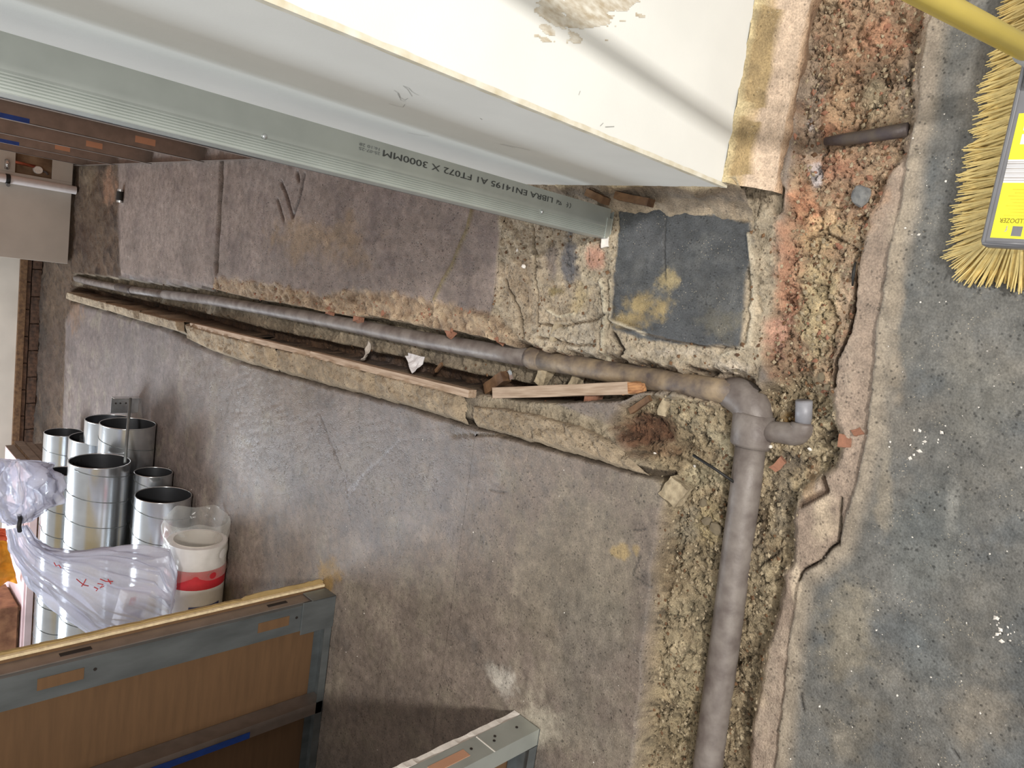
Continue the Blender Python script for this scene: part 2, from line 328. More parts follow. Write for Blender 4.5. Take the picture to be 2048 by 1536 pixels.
CRACKS = [
 ([(1066,450),(1070,520),(1073,590),(1076,650)], .003, .010, (110,94,72), .9), ([(1076,648),(1130,652),(1190,640),(1215,628)], .003, .012, (112,94,70), .9), ([(1075,672),(1150,690),(1190,690)], .003, .010, (116,98,74), .8), ([(1205,560),(1214,620),(1208,690),(1196,730)], .006, -.010, (204,192,164), .8), ([(1095,620),(1120,632),(1150,628)], .004, -.008, (206,192,162), .8),
 ([(1012,560),(1030,600),(1040,650),(1048,690)], .004, .010, (96,80,58), .9), ([(1225,560),(1222,640),(1290,668)], .004, -.008, (198,184,156), .8), ([(1498,470),(1508,560),(1498,690),(1440,712)], .005, -.009, (196,182,156), .8), ([(1225,668),(1245,700),(1230,720)], .006, .016, (70,58,46), .9), ([(1380,735),(1400,750),(1420,742)], .006, .016, (78,64,50), .9),
 ([(1560,380),(1556,420)], .008, .014, (96,84,64), .8), ([(1650,600),(1668,640),(1660,690)], .003, .01, (120,98,70), .8), ([(1600,470),(1640,462),(1680,480)], .003, .01, (124,100,74), .8), ([(1590,560),(1640,570),(1650,620)], .003, .009, (122,100,74), .8),
 # pixels, half width (m), depth (m, negative = proud), colour, alpha
 ([(947,420),(936,460),(918,500),(905,530),(888,560),(870,598)], .007, -.006, (128,112,72), .9),
 ([(446,285),(445,330),(440,430),(437,480),(434,540)], .014, .025, (64,54,44), .95),
 ([(564,365),(578,400),(586,432)], .008, .008, (82,70,66), .9), ([(610,350),(600,395),(588,432)], .008, .008, (82,70,66), .9), ([(556,400),(570,440)], .006, .008, (82,70,66), .9), ([(596,345),(600,360)], .008, .008, (82,70,66), .9),
 (GRV[1:], .010, .02, (70,58,44), .95),
 ([(1705,545),(1702,640),(1684,690),(1670,718),(1663,770)], .004, .02, (80,60,44), .95),
 ([(1672,1085),(1640,1122),(1606,1140),(1597,1160)], .003, .012, (84,72,58), .9), ([(1680,1000),(1674,1088)], .003, .01, (96,84,68), .8),
 ([(1500,1140),(1520,1125),(1540,1105)], .003, .008, (90,76,58), .9),
 ([(900,870),(960,870),(1020,872),(1080,888),(1110,890),(1160,885),(1200,905),(1260,905),(1290,915)], .003, .01, (96,82,62), .8),
 ([(1268,1060),(1290,1058)], .002, .004, (70,66,64), .8), ([(1012,985),(980,980)], .002, .004, (80,76,74), .7),
 ([(1280,1110),(1262,1150),(1300,1175)], .002, .004, (90,84,78), .7),
 ([(640,830),(690,960),(700,1040)], .003, .004, (84,76,74), .7), ([(742,930),(690,1000)], .0025, .003, (150,146,150), .7), ([(800,880),(690,985)], .002, .003, (150,146,150), .6),
 ([(1240,655),(1300,670),(1400,690),(1480,697)], .002, .006, (90,78,64), .8), ([(1335,425),(1330,560)], .002, .004, (60,60,60), .8),
 ([(1548,470),(1550,560)], .002, .003, (130,116,96), .6), ([(1640,960),(1650,985),(1600,1010)], .006, .016, (88,64,46), .8),
 ([(1600,1390),(1606,1420)], .003, .004, (60,58,56), .8), ([(1905,1498),(1920,1520)], .002, .004, (60,58,56), .8),
]
def ground(X, Y):
    wx = fbm(X, Y, 14, 4, 3)*.03; wy = fbm(X, Y, 14, 4, 9)*.03
    x2 = X+wx*.8; y2 = Y+wy*.8
    n1 = fbm(X, Y, 3.0, 5, 21); n2 = fbm(X, Y, 40, 4, 33); n3 = fbm(X, Y, 9, 7, 41, .68)*1.15; n4 = fbm(X, Y, 110, 2, 51)
    n5 = fbm(X, Y, 8, 6, 61, .6); lev = np.floor(n5*9)/9; hl = _h(np.floor(n5*9), np.floor(n5*9)*3+1, 5)-.5; fl = sstep(.0, .12, n5*9-np.floor(n5*9))
    rid = 1-np.abs(fbm(X, Y, 26, 4, 71, .6))*4; rid = np.clip(rid, 0, 1)**3
    Z = n1*.006+n2*.002; sh = X.shape
    col = np.zeros(sh+(3,)); surf = np.zeros(sh+(3,)); reg = np.zeros(sh, np.int32)
    def paint(mask, c):
        cc = np.array(lin(c)); col[...] = col*(1-mask[..., None])+cc*mask[..., None]
    def setsurf(mask, r, b, p):
        surf[...] = surf*(1-mask[..., None])+np.array([r, b, p])*mask[..., None]
    one = np.ones(sh)
    paint(one, (124, 111, 100)); paint(sstep(2.0, 4.5, Y), (112, 99, 95)); setsurf(one, .62, .28, .7)
    paint(sstep(.0, .25, n3)*.5, (140, 130, 112)); paint(sstep(.05, .3, -n3)*.5, (98, 92, 88))
    # glossy trowelled area
    s = sdist(x2, y2, POLY['sheen']); m = sstep(-.25, .2, s+n3*.4); setsurf(m, .30, .38, .5)
    stre = fbm(X*1.0+Y*.35, Y*.12-X*.05, 60, 4, 77, .7); Z -= m*sstep(.05, .25, stre)*.0025
    # right slab
    s = sdist(x2, y2, POLY['right']); m = sstep(-.01, .01, s); paint(m, (132, 117, 108)); paint(m*sstep(.02, .25, n3)*.6, (112, 98, 94)); setsurf(m, .6, .3, .8); reg[m > .5] = 2; Z += m*.004
    # broken mortar in the middle
    s = sdist(x2, y2, POLY['mid']); m = sstep(-.012, .012, s); paint(m, (166, 149, 124)); paint(m*sstep(.02, .3, n3)*.8, (192, 176, 148)); paint(m*sstep(.05, .3, -n3)*.7, (132, 114, 90)); setsurf(m, .8, .6, .7); reg[m > .5] = 4; Z += m*(n3*.02+n2*.012)
    s = sdist(x2, y2, POLY['lip']); m = sstep(-.015, .015, s+n2*.02); paint(m, (172, 146, 116)); paint(m*sstep(.0, .2, n2)*.7, (204, 178, 142)); paint(m*sstep(.05, .25, -n2)*.8, (124, 96, 70)); setsurf(m, .85, .8, .6); reg[m > .5] = 4; Z += m*(n2*.03+n3*.02)
    # kerb band left of the trench
    s = sdist(X, Y, POLY['band']); m = sstep(-.006, .006, s); paint(m, (156, 142, 118)); setsurf(m, .8, .5, .6); reg[m > .5] = 4; Z += m*(n3*.012-.004)
    # dark bitumen square, with a pale mortar frame
    s = sdist(X+wx*.35, Y+wy*.35, POLY['dark']); m = sstep(-.06, -.045, s+n2*.02)*(reg == 4); paint(m*.8, (176, 160, 134)); 
    m = sstep(-.004, .004, s+n2*.012); paint(m, (74, 76, 78)); paint(m*sstep(.02, .22, n3)*.5, (98, 98, 96)); setsurf(m, .55, .35, .6); reg[m > .5] = 5; Z = Z*(1-m)+m*(.004+n2*.004)
    # dirt at the far end
    s = sdist(x2, y2, POLY['fardirt']); m = sstep(-.06, .06, s); paint(m, (96, 76, 58)); paint(m*sstep(.0, .2, n3), (64, 48, 36)); setsurf(m, .85, .8, .6); Z += m*(n3*.05-.015); reg[m > .5] = 6
    # near slab and its edging strip
    s = sdist(X+wx*.3, Y+wy*.3, POLY['near']); far_out = (Y < .12); m = np.maximum(sstep(-.004, .004, s), far_out*1.0)
    paint(m, (104, 103, 99)); paint(m*sstep(.0, .22, n3)*.75, (88, 92, 94)); paint(m*sstep(.04, .26, -n3)*.45, (122, 117, 107)); paint(m*sstep(.1, .3, fbm(X, Y, 5, 4, 91)), (114, 109, 101)); setsurf(m, .58, .26, .8); reg[m > .5] = 1; Z = Z*(1-m)+m*(n1*.006+n2*.0015)
    edge = m*sstep(.05, .012, s)*(1-far_out); paint(edge*.75, (166, 150, 128))
    s2 = sdist(X+wx*.6, Y+wy*.6, POLY['strip']); m = sstep(-.004, .004, s2)*(reg != 1); paint(m, (158, 138, 120)); paint(m*sstep(.0, .25, n3)*.6, (176, 158, 138)); setsurf(m, .8, .5, .6); reg[m > .5] = 3; Z += m*(-.008+n3*.012)
    # brick rubble trench and pipe trench
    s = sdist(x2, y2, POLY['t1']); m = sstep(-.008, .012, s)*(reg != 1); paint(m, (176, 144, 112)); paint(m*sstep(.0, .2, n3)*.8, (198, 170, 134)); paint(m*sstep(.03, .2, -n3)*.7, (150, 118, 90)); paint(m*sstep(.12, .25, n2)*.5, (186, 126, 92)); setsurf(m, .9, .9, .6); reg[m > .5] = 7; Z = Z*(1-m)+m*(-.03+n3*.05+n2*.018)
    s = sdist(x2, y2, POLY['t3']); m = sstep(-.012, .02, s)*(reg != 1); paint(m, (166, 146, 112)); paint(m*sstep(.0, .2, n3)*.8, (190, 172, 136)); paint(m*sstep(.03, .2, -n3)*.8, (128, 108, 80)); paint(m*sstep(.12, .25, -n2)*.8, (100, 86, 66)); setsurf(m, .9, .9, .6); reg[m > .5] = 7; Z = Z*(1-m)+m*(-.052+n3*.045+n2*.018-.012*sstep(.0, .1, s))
    # the long pipe trench
    lipP = px(LIP+[(1100,712),(1180,740)]); batP = px(BAT+[(1040,800),(1110,806)])
    s = sdist(X+wx*.5, Y+wy*.5, POLY['t2']); m = sstep(-.003, .005, s)
    if (s > -.2).any():
        k = s > -.2; dl = np.zeros(sh); db = np.ones(sh)
        dl[k] = polyline_dist(X[k], Y[k], lipP); db[k] = polyline_dist(X[k], Y[k], batP); t = dl/(dl+db+1e-6)
        slot = sstep(.70, .77, t+n3*.08)
        Z = Z*(1-m)+m*(-.085+n3*.03+n2*.01-.09*slot)
        paint(m, (142, 128, 106)); paint(m*sstep(.05, .2, n2)*.5, (104, 88, 66)); paint(m*slot, (82, 58, 38)); setsurf(m, .85, .5, .5); reg[m > .5] = 7
    pd = polyline_dist(X, Y, px([(1040,712),(1150,731),(1240,748),(1320,761),(1400,774),(1470,787)])); m = sstep(.046, .026, pd+n3*.05+n2*.02)
    Z = Z*(1-m)+m*np.minimum(Z, -.052); paint(m*.8, (112, 92, 72)); reg[(m > .5) & (reg != 1)] = 7
    for (u, v, ru, rv, c, a, fr) in BLOBS:
        p = flo(u, v)[:2]; pu = flo(u+ru*.7, v)[:2]-p; pv = flo(u, v+rv*.7)[:2]-p
        e = max(np.hypot(*pu), np.hypot(*pv))*3.0
        k = (abs(X-p[0]) < e) & (abs(Y-p[1]) < e)
        if not k.any(): continue
        D = np.linalg.inv(np.array([pu, pv]).T); q = D@np.array([X[k]-p[0], Y[k]-p[1]])
        r = np.hypot(q[0], q[1]); mm = np.zeros(sh); mm[k] = sstep(1.55, .45, r+fbm(X[k], Y[k], fr, 5, int(u) % 97, .72)*2.6)*a
        paint(mm, c)
    for (pl, wdt, dep, c, a) in CRACKS:
        P = px(pl); lo = P.min(0)-.1; hi = P.max(0)+.1; k = (X > lo[0]) & (X < hi[0]) & (Y > lo[1]) & (Y < hi[1])
        if not k.any(): continue
        d = polyline_dist(X[k]+wx[k]*.35, Y[k]+wy[k]*.35, P); mm = np.zeros(sh); mm[k] = sstep(wdt*1.5, wdt*.5, d)
        Z -= mm*dep; paint(mm*a, c)
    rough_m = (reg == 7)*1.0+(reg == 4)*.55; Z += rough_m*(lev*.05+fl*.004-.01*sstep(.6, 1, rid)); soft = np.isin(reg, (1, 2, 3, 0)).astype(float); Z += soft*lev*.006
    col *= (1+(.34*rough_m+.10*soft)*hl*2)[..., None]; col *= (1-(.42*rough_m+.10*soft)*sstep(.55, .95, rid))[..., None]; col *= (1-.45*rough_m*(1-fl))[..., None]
    lum = col@np.array([.3, .55, .15]); col[...] = col*.86+lum[..., None]*.14
    Z += n4*.0012*surf[..., 1]*2
    return Z, col, surf, reg
def floor_z(x, y): return float(ground(np.array([[float(x)]]), np.array([[float(y)]]))[0][0, 0])

floor = empty('floor', (0, 0, 0)); tag(floor, 'broken-up concrete floor with open pipe trenches', None, None, 'structure')
REGNAME = {0: ('floor_slab', 'large grey-brown concrete slab between trench and stud partitions'), 1: ('floor_slab', 'dark grey concrete slab under the broom'), 2: ('floor_slab', 'mauve-grey concrete slab beside the open stud wall'),
           3: ('slab_edging', 'pinkish rough concrete edging strip'), 4: ('mortar_bed', 'crumbly beige mortar bed'), 5: ('bitumen_square', 'dark square of bitumen-coated screed'), 6: ('dirt_bed', 'dark dirt along the end wall'), 7: ('trench_bed', 'sandy brick rubble in the trenches')}
parts = {}
def grid(x0, x1, y0, y1, st):
    xs = np.arange(x0, x1+st*.5, st); ys = np.arange(y0, y1+st*.5, st); X, Y = np.meshgrid(xs, ys)
    Z, c, s, r = ground(X, Y); ny, nx = X.shape
    idx = np.arange(ny*nx).reshape(ny, nx); q = np.stack([idx[:-1, :-1], idx[:-1, 1:], idx[1:, 1:], idx[1:, :-1]], -1).reshape(-1, 4)
    fr = r[:-1, :-1].reshape(-1); V = np.stack([X, Y, Z], -1).reshape(-1, 3); c = c.reshape(-1, 3); s = s.reshape(-1, 3)
    for k in np.unique(fr):
        f = q[fr == k]; u, inv = np.unique(f, return_inverse=True)
        parts.setdefault(int(k), []).append((V[u], inv.reshape(-1, 4), c[u], s[u]))
grid(-1.86, 1.06, .04, 1.56, .0036)
grid(-2.35, 1.06, 1.56, 3.2, .0075)
grid(-3.3, 1.5, 3.2, 7.0, .015); grid(-4.2, -3.3, -1.4, 7.0, .05)
# coarse surroundings so that the floor goes on outside the picture
for (a, b, c_, d_) in ((-3.3, -1.86, -1.4, 1.56), (1.06, 2.2, -1.4, 3.2), (-1.86, 1.06, -1.4, .04), (-3.3, -2.35, 1.56, 3.2)):
    grid(a, b, c_, d_, .05)
adopt(floor, MB().add([(-4.2, -1.4, -.32), (2.2, -1.4, -.32), (2.2, 7.2, -.32), (-4.2, 7.2, -.32)], [(0, 1, 2, 3)]).build('seam_backing', M['hole']))  # dark sheet added below so background light does not leak through grid seams
def attr_mesh(name, V, Q, c, s):
    me = bpy.data.meshes.new(name); me.vertices.add(len(V)); me.vertices.foreach_set('co', V.astype(np.float32).ravel())
    me.loops.add(Q.size); me.loops.foreach_set('vertex_index', Q.astype(np.int32).ravel())
    me.polygons.add(len(Q)); me.polygons.foreach_set('loop_start', np.arange(0, Q.size, 4, dtype=np.int32))
    me.update(); me.validate()
    for nm, d in (('Col', c), ('Surf', s)):
        at = me.attributes.new(nm, 'FLOAT_COLOR', 'POINT'); at.data.foreach_set('color', np.concatenate([d, np.ones((len(d), 1))], 1).astype(np.float32).ravel())
    me.polygons.foreach_set('use_smooth', np.ones(len(Q), bool)); return me
for k, lst in parts.items():
    off = 0; Vs = []; Qs = []; cs = []; ss = []
    for V, Q, c, s in lst:
        Vs.append(V); Qs.append(Q+off); cs.append(c); ss.append(s); off += len(V)
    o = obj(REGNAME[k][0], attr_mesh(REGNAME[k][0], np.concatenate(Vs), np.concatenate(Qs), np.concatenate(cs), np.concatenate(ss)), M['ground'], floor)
    o['label'] = REGNAME[k][1]

# ------------------------------------------------------------------ rough solid helpers
def rock_mesh(name, size, seed, sub=2, jag=.35):
    bm = bmesh.new(); bmesh.ops.create_icosphere(bm, subdivisions=sub, radius=1.0)
    for v in bm.verts:
        n = mnoise.noise(v.co*1.3+Vector((seed*3.1, 7, seed))) * jag + mnoise.noise(v.co*3.1+Vector((seed, 1, 2)))*jag*.4
        v.co = Vector((v.co.x*size[0], v.co.y*size[1], v.co.z*size[2]))*(1+n)
    me = bpy.data.meshes.new(name); bm.to_mesh(me); bm.free(); return me
def rough_box(size, seed, cuts=3, amp=.004, taper=0.0):
    bm = bmesh.new(); bmesh.ops.create_cube(bm, size=1.0); bmesh.ops.subdivide_edges(bm, edges=bm.edges, cuts=cuts, use_grid_fill=True)
    for v in bm.verts:
        p = Vector((v.co.x*size[0], v.co.y*size[1], v.co.z*size[2])); t = 1-taper*(v.co.x+.5); p.y *= t; p.z *= t
        nn = Vector((mnoise.noise(p*38+Vector((seed, 0, 0))), mnoise.noise(p*38+Vector((0, seed, 5))), mnoise.noise(p*38+Vector((3, 0, seed)))))
        v.co = p+nn*amp
    me = bpy.data.meshes.new('rough'); bm.to_mesh(me); bm.free(); return me
def along(a, b):
    d = Vector(b)-Vector(a); return d.to_track_quat('X', 'Z').to_euler(), (Vector(a)+Vector(b))/2, d.length
def text_mesh(name, s, size, font_scale=1.0, space=1.0, extrude=.0002):
    cu = bpy.data.curves.new(name, 'FONT'); cu.body = s; cu.size = size; cu.extrude = extrude; cu.space_character = space; cu.resolution_u = 3
    t = bpy.data.objects.new(name, cu); COL.objects.link(t); dg = bpy.context.evaluated_depsgraph_get()
    me = bpy.data.meshes.new_from_object(t.evaluated_get(dg)); bpy.data.objects.remove(t); me.name = name; return me
def put(o, X, Y, Zv, loc, parent=None):
    """orient object local axes to the world vectors given"""
    m = Matrix((Vector(X).normalized(), Vector(Y).normalized(), Vector(Zv).normalized())).transposed().to_4x4()
    o.matrix_world = Matrix.Translation(Vector(loc)) @ m
    if parent is not None:
        o.parent = parent; o.matrix_parent_inverse = Matrix.Translation(parent.location).inverted()
    return o

# ------------------------------------------------------------------ walls
TOP = 2.5
# boxed-in pier on the right, clad in plasterboard that stops above the floor
wr = empty('wall_right', (.262, .80, 0)); tag(wr, 'white plasterboard boxing round a pier, hacked off above the floor', None, None, 'structure')
def ragged_panel(axis, fixed, a0, a1, zb, thick, amp, seed, name, label):
    """board sheet in a vertical plane with a torn lower edge; returns children"""
    n = 60; bot = []; 
    for i in range(n+1):
        a = a0+(a1-a0)*i/n; bot.append((a, zb+amp*(mnoise.noise(Vector((a*22, seed, 0)))+.6*mnoise.noise(Vector((a*75, seed, 3))))))
    vs = []; fs = []
    for (a, z) in bot:
        for d in (0, thick):
            for zt in (z, TOP):
                vs.append((fixed+d, a, zt) if axis == 'x' else (a, fixed+d, zt))
    for i in range(n):
        b = i*4; c = b+4
        fs += [(b, c, c+1, b+1), (b+2, b+3, c+3, c+2), (b, b+2, c+2, c), (b+1, c+1, c+3, b+3)]
    fs += [(0, 1, 3, 2), (n*4, n*4+2, n*4+3, n*4+1)]
    o = MB().add(vs, fs).build(name, M['board']); o['label'] = label; return o
fa = ragged_panel('x', .262, .8126, 1.47, .105, .0125, .006, 2, 'plasterboard_panel', 'side sheet with pencil scribbles')
fb = ragged_panel('y', .80, .2621, 1.9, .105, .0125, .002, 5, 'plasterboard_panel', 'front sheet crossed by the broom handle shadow')
core = MB().box((.285, .83, -.05), (1.9, 1.32, TOP)).build('pier_core', M['boardcore'])
# taped corner bead with chipped paint
cb = MB(); zs = np.linspace(.1, TOP, 140)
vs = []; 
for z in zs:
    k = .0018*mnoise.noise(Vector((0, 3, z*30))); vs += [(.2612, .8135+k, z), (.2605, .7994, z), (.2685+k, .7994, z)]
cb.add(vs, [q for i in range(len(zs)-1) for q in ((i*3, i*3+1, i*3+4, i*3+3), (i*3+1, i*3+2, i*3+5, i*3+4))])
cbo = cb.build('corner_bead', M['beadwhite'], smooth=False); adopt(wr, fa, fb, core, cbo)
# torn brown paper and broken edge under the sheets
gl = MB()
for (x0, x1, z0, z1) in ((.278, .40, .078, .104), (.36, .405, .045, .07), (.43, .62, .085, .108), (.42, .60, .055, .09), (.62, .9, .09, .108)):
    n = 12
    top = [(x0+(x1-x0)*i/n, z1+.003*math.sin(i*2.1)) for i in range(n+1)]; b = [(x0+(x1-x0)*i/n, z0+.004*math.sin(i*3.7+1)) for i in range(n, -1, -1)]
    P = top+b; gl.add([(x, .782, z) for x, z in P]+[(x, .786, z) for x, z in P], [tuple(range(len(P))), tuple(range(2*len(P)-1, len(P)-1, -1))])
# plaster plinth below the front sheet (lumpy, cracked) and below the side sheet
def plinth(name, path, prof, colr, seed, label, amp=.006):
    """path: function s->(x,y,nx,ny); prof: list of (out,z,colour)"""
    n = 260; m = len(prof); V = np.zeros((n*m, 3)); C = np.zeros((n*m, 3)); S = np.zeros((n*m, 3))
    for i in range(n):
        x, y, nx, ny = path(i/(n-1))
        for j, (o_, z, c) in enumerate(prof):
            p = Vector((x*9, y*9, z*9+seed)); k = mnoise.noise(p*2.2)*amp*1.6+mnoise.noise(p*7)*amp*.7
            lim = mnoise.noise(Vector((x*11, y*11, seed+j)))*.012 if j >= 2 else 0
            V[i*m+j] = (x+nx*(o_+k+lim), y+ny*(o_+k+lim), z+k*.5)
            t = mnoise.noise(p*5+Vector((3, 1, 0)))
            if colr and j in (1, 2, 3) and (.285 < x+.02*t < .405 or .425 < x+.03*t < .62): c = colr
            C[i*m+j] = np.array(lin(c))*(1+.18*t); S[i*m+j] = (.85, .55, .45)
    idx = np.arange(n*m).reshape(n, m); Q = np.stack([idx[:-1, :-1], idx[1:, :-1], idx[1:, 1:], idx[:-1, 1:]], -1).reshape(-1, 4)
    o = obj(name, attr_mesh(name, V, Q, C, S), M['ground']); o['label'] = label; return o
pp = (206, 184, 162); 
pl1 = plinth('plaster_plinth', lambda s: (.268+s*1.2, .80, 0, -1), [(.0, .125, (206, 190, 150)), (.012, .11, (190, 172, 134)), (.02, .085, (196, 172, 138)), (.03, .078, pp), (.038, .062, pp), (.05, .05, pp), (.058, .04, pp), (.066, .03, pp), (.07, .018, (204, 176, 148)), (.069, .0, (150, 122, 98)), (.062, -.03, (140, 116, 94)), (.06, -.07, (140, 116, 94))], (166, 144, 106), 4, 'pale pink crumbling plaster at the wall foot')
pl2 = plinth('rubble_plinth', lambda s: (.262, .775+s*.56, -1, 0), [(-.012, .12, (214, 200, 170)), (-.004, .098, (206, 186, 152)), (.0, .085, (150, 132, 108)), (.004, .07, (128, 112, 94)), (.012, .05, (130, 118, 104)), (.02, .035, (150, 134, 114)), (.03, .02, (158, 142, 122)), (.046, .006, (164, 148, 126)), (.06, -.01, (164, 148, 126))], None, 9, 'broken grey masonry under the side sheet', .008)
adopt(wr, pl1, pl2)
# dark timber packers showing under the side sheet
for (a, b, zz_) in (((1178, 385), (1212, 402), .06), ((1236, 392), (1302, 406), .055)):
    p0 = flo(*a, zz_); p1 = flo(*b, zz_); e, c, L = along(p0, p1)
    o = obj('timber_packer', rough_box((L, .018, .03), 3, 3, .002), M['wooddark']); o.location = c; o.rotation_euler = e; adopt(wr, o)
# stain smear and pencil marks on the sheets
def strokes(name, pts_list, wid, m, parent, plane, off):
    mb = MB()
    for pts in pts_list:
        P = [plane(u, v) for u, v in pts]; P = [Vector(p) for p in P]
        for a, b in zip(P[:-1], P[1:]):
            d = (b-a); nrm = Vector(off); s = d.cross(nrm).normalized()*wid/2; o2 = nrm*.0006
            mb.add([a+s+o2, b+s+o2, b-s+o2, a-s+o2], [(0, 1, 2, 3)])
    o = mb.build(name, m); adopt(parent, o); return o
planeA = lambda u, v: onx(u, v, .262); planeB = lambda u, v: ony(u, v, .80)
strokes('pencil_scribble', [[(806,171),(815,178),(824,192)],[(809,172),(818,176),(824,183),(832,188),(838,190)],[(788,180),(797,186),(800,194),(810,200),(816,196)],[(795,186),(802,200),(812,203)],[(778,207),(795,212),(806,214),(810,208)]], .0009, M['pencil'], wr, planeA, (-1, 0, 0))
strokes('scuff_mark', [[(815,265),(840,270),(858,272)],[(1000,288),(1030,295)],[(960,236),(964,239)],[(1005,288),(1060,300)]], .0012, M['pencil'], wr, planeA, (-1, 0, 0))
strokes('scuff_mark', [[(1200,252),(1206,246)],[(1210,254),(1228,253)],[(1157,190),(1160,182)]], .0016, M['pencil'], wr, planeB, (0, -1, 0))
# brown dirt smear, an irregular patch on the front sheet
def smear():
    n = 70; us = np.linspace(1068, 1290, n); vs_ = np.linspace(-60, 92, 60); V = []; keep = {}
    U, W = np.meshgrid(us, vs_); base = np.zeros_like(U)
    for (cu, cv, ru, rv, a) in ((1120, 40, 60, 14, -.3), (1095, 60, 24, 10, -.5), (1105, 10, 34, 30, 0), (1170, 40, 70, 22, .1), (1150, 75, 22, 12, -.8), (1210, 12, 50, 22, .4), (1190, 0, 90, 30, 0), (1250, 6, 30, 18, .4)):
        du = (U-cu)*math.cos(a)-(W-cv)*math.sin(a); dv = (U-cu)*math.sin(a)+(W-cv)*math.cos(a); base = np.maximum(base, 1-np.hypot(du/ru, dv/rv))
    base += fbm(U*.02, W*.06, 1.6, 4, 5)*.9
    P = [tuple(np.array(ony(u, v, .80))+np.array([0, -.0006, 0])) for u, v in zip(U.ravel(), W.ravel())]
    ok = (base > .12); f = []
    for i in range(len(vs_)-1):
        for j in range(n-1):
            if ok[i, j] and ok[i+1, j+1]: f.append((i*n+j, i*n+j+1, (i+1)*n+j+1, (i+1)*n+j))
    m = mat('brown_dirt_smear', (186, 172, 148), .9, var=.1, scale=40, rgb2=(228, 224, 212), stretch=(3, 1, 1))
    o = MB().add(P, f).build('dirt_smear', m); adopt(wr, o)
smear()
# far end wall: plasterboard over dark exposed brick
wb = empty('wall_back', (0, 6.95, 0)); tag(wb, 'far end wall with dark bare brick below pale board', None, None, 'structure')
def sheet(x0, x1, y, z0, z1, th, m, name, label=None):
    o = MB().box((x0, y, z0), (x1, y+th, z1)).build(name, m, bevel=.002)
    if label: o['label'] = label
    return o
a_ = sheet(-4, 2.0, 6.95, .14, TOP, .02, M['board_dim'], 'plasterboard_panel')
c_ = sheet(-4, 2.0, 6.93, .09, .14, .04, M['wooddark'], 'timber_plate', 'dirty timber plate under the board')
bk = mat('sooty_brick', (96, 70, 54), .9, var=.2, scale=30, bump=.6, bscale=60, rgb2=(54, 40, 32))
b_ = MB().box((-4, 6.97, -.1), (2.0, 7.1, .15)).build('brick_backing', bk)
adopt(wb, a_, b_, c_)
brick_me = rough_box((.215, .05, .065), 4, 2, .004); 
for r_ in range(3):
    for i in range(26):
        x = -3.6+i*.225+(r_ % 2)*.11
        if x > .3: continue
        o = obj('brick', brick_me, bk); o.location = (x, 6.965, .005+r_*.075-.06); adopt(wb, o)
wp = empty('wall_panel', (0, 6.1, 0)); wp.name = 'wall_far'; tag(wp, 'pale board panel standing forward with a cut-out for a valve', None, None, 'structure')
# panel with a rectangular cut-out
x0, x1 = -.335, .62; cx0, cx1, cz0, cz1 = .255, .43, .14, .36
for (a, b, c, d) in ((x0, cx0, .012, TOP), (cx1, x1, .012, TOP), (cx0, cx1, .012, cz0), (cx0, cx1, cz1, TOP)):
    adopt(wp, sheet(a, b, 6.1, c, d, .0125, M['board_dim'], 'plasterboard_panel'))
rec = mat('recess_plaster', (168, 140, 112), .9, var=.2, scale=14, bump=.3, rgb2=(124, 98, 76))
adopt(wp, sheet(cx0-.1, cx1+.1, 6.16, .0, .5, .01, rec, 'recess_back'), sheet(x0, x0+.012, 6.1125, .012, TOP, .84, M['board_dim'], 'panel_return'))

# ------------------------------------------------------------------ front metal stud beside the pier
st = empty('metal_stud', (.184, 1.165, 0)); tag(st, 'tall grey galvanised stud with printed product line, standing beside the white pier', 'stud')
xa, xb, ys = .147, .2195, 1.165
def extrude_profile(prof, z0, z1, name, m, parent, label=None, bevel=0):
    """prof: polyline in xy, folded sheet of given thickness"""
    t = .0009; P = [Vector((x, y, 0)) for x, y in prof]; n = len(P); L = []
    for i in range(n):
        d = (P[min(i+1, n-1)]-P[max(i-1, 0)]).normalized(); L.append(Vector((-d.y, d.x, 0))*t)
    outl = [p for p in P]+[p+l for p, l in zip(reversed(P), reversed(L))]
    o = MB().prism([(p.x, p.y) for p in outl], z0, z1).build(name, m); adopt(parent, o)
    if label: o['label'] = label
    return o
rib = [(xb, ys+.05), (xb, ys), (xa+.028, ys)]
for k in range(6):
    xx = xa+.026-k*.0042; rib += [(xx, ys+.0014), (xx-.0012, ys+.0014), (xx-.002, ys), (xx-.0032, ys)]
rib += [(xa, ys)]
extrude_profile(rib, .012, TOP, 'web', M['galv'], st)
extrude_profile([(xa, ys), (xa, ys+.045), (xa+.008, ys+.045)], .012, TOP, 'flange', M['galv'], st)
extrude_profile([(xa+.07, ys+.016), (xa+.004, ys+.016), (xa+.004, ys+.088), (xa+.014, ys+.088)], .003, .93, 'inner_stud', M['galv_dark'], st)
extrude_profile([(xa+.07, ys+.016), (xa+.004, ys+.016), (xa+.004, ys+.03)], .93, 1.06, 'inner_stud', M['galv_dark'], st)
extrude_profile([(xa+.004, ys+.072), (xa+.004, ys+.088), (xa+.014, ys+.088)], .93, 1.06, 'inner_stud', M['galv_dark'], st)
extrude_profile([(xa+.07, ys+.016), (xa+.004, ys+.016), (xa+.004, ys+.088), (xa+.014, ys+.088)], 1.06, TOP, 'inner_stud', M['galv_dark'], st)
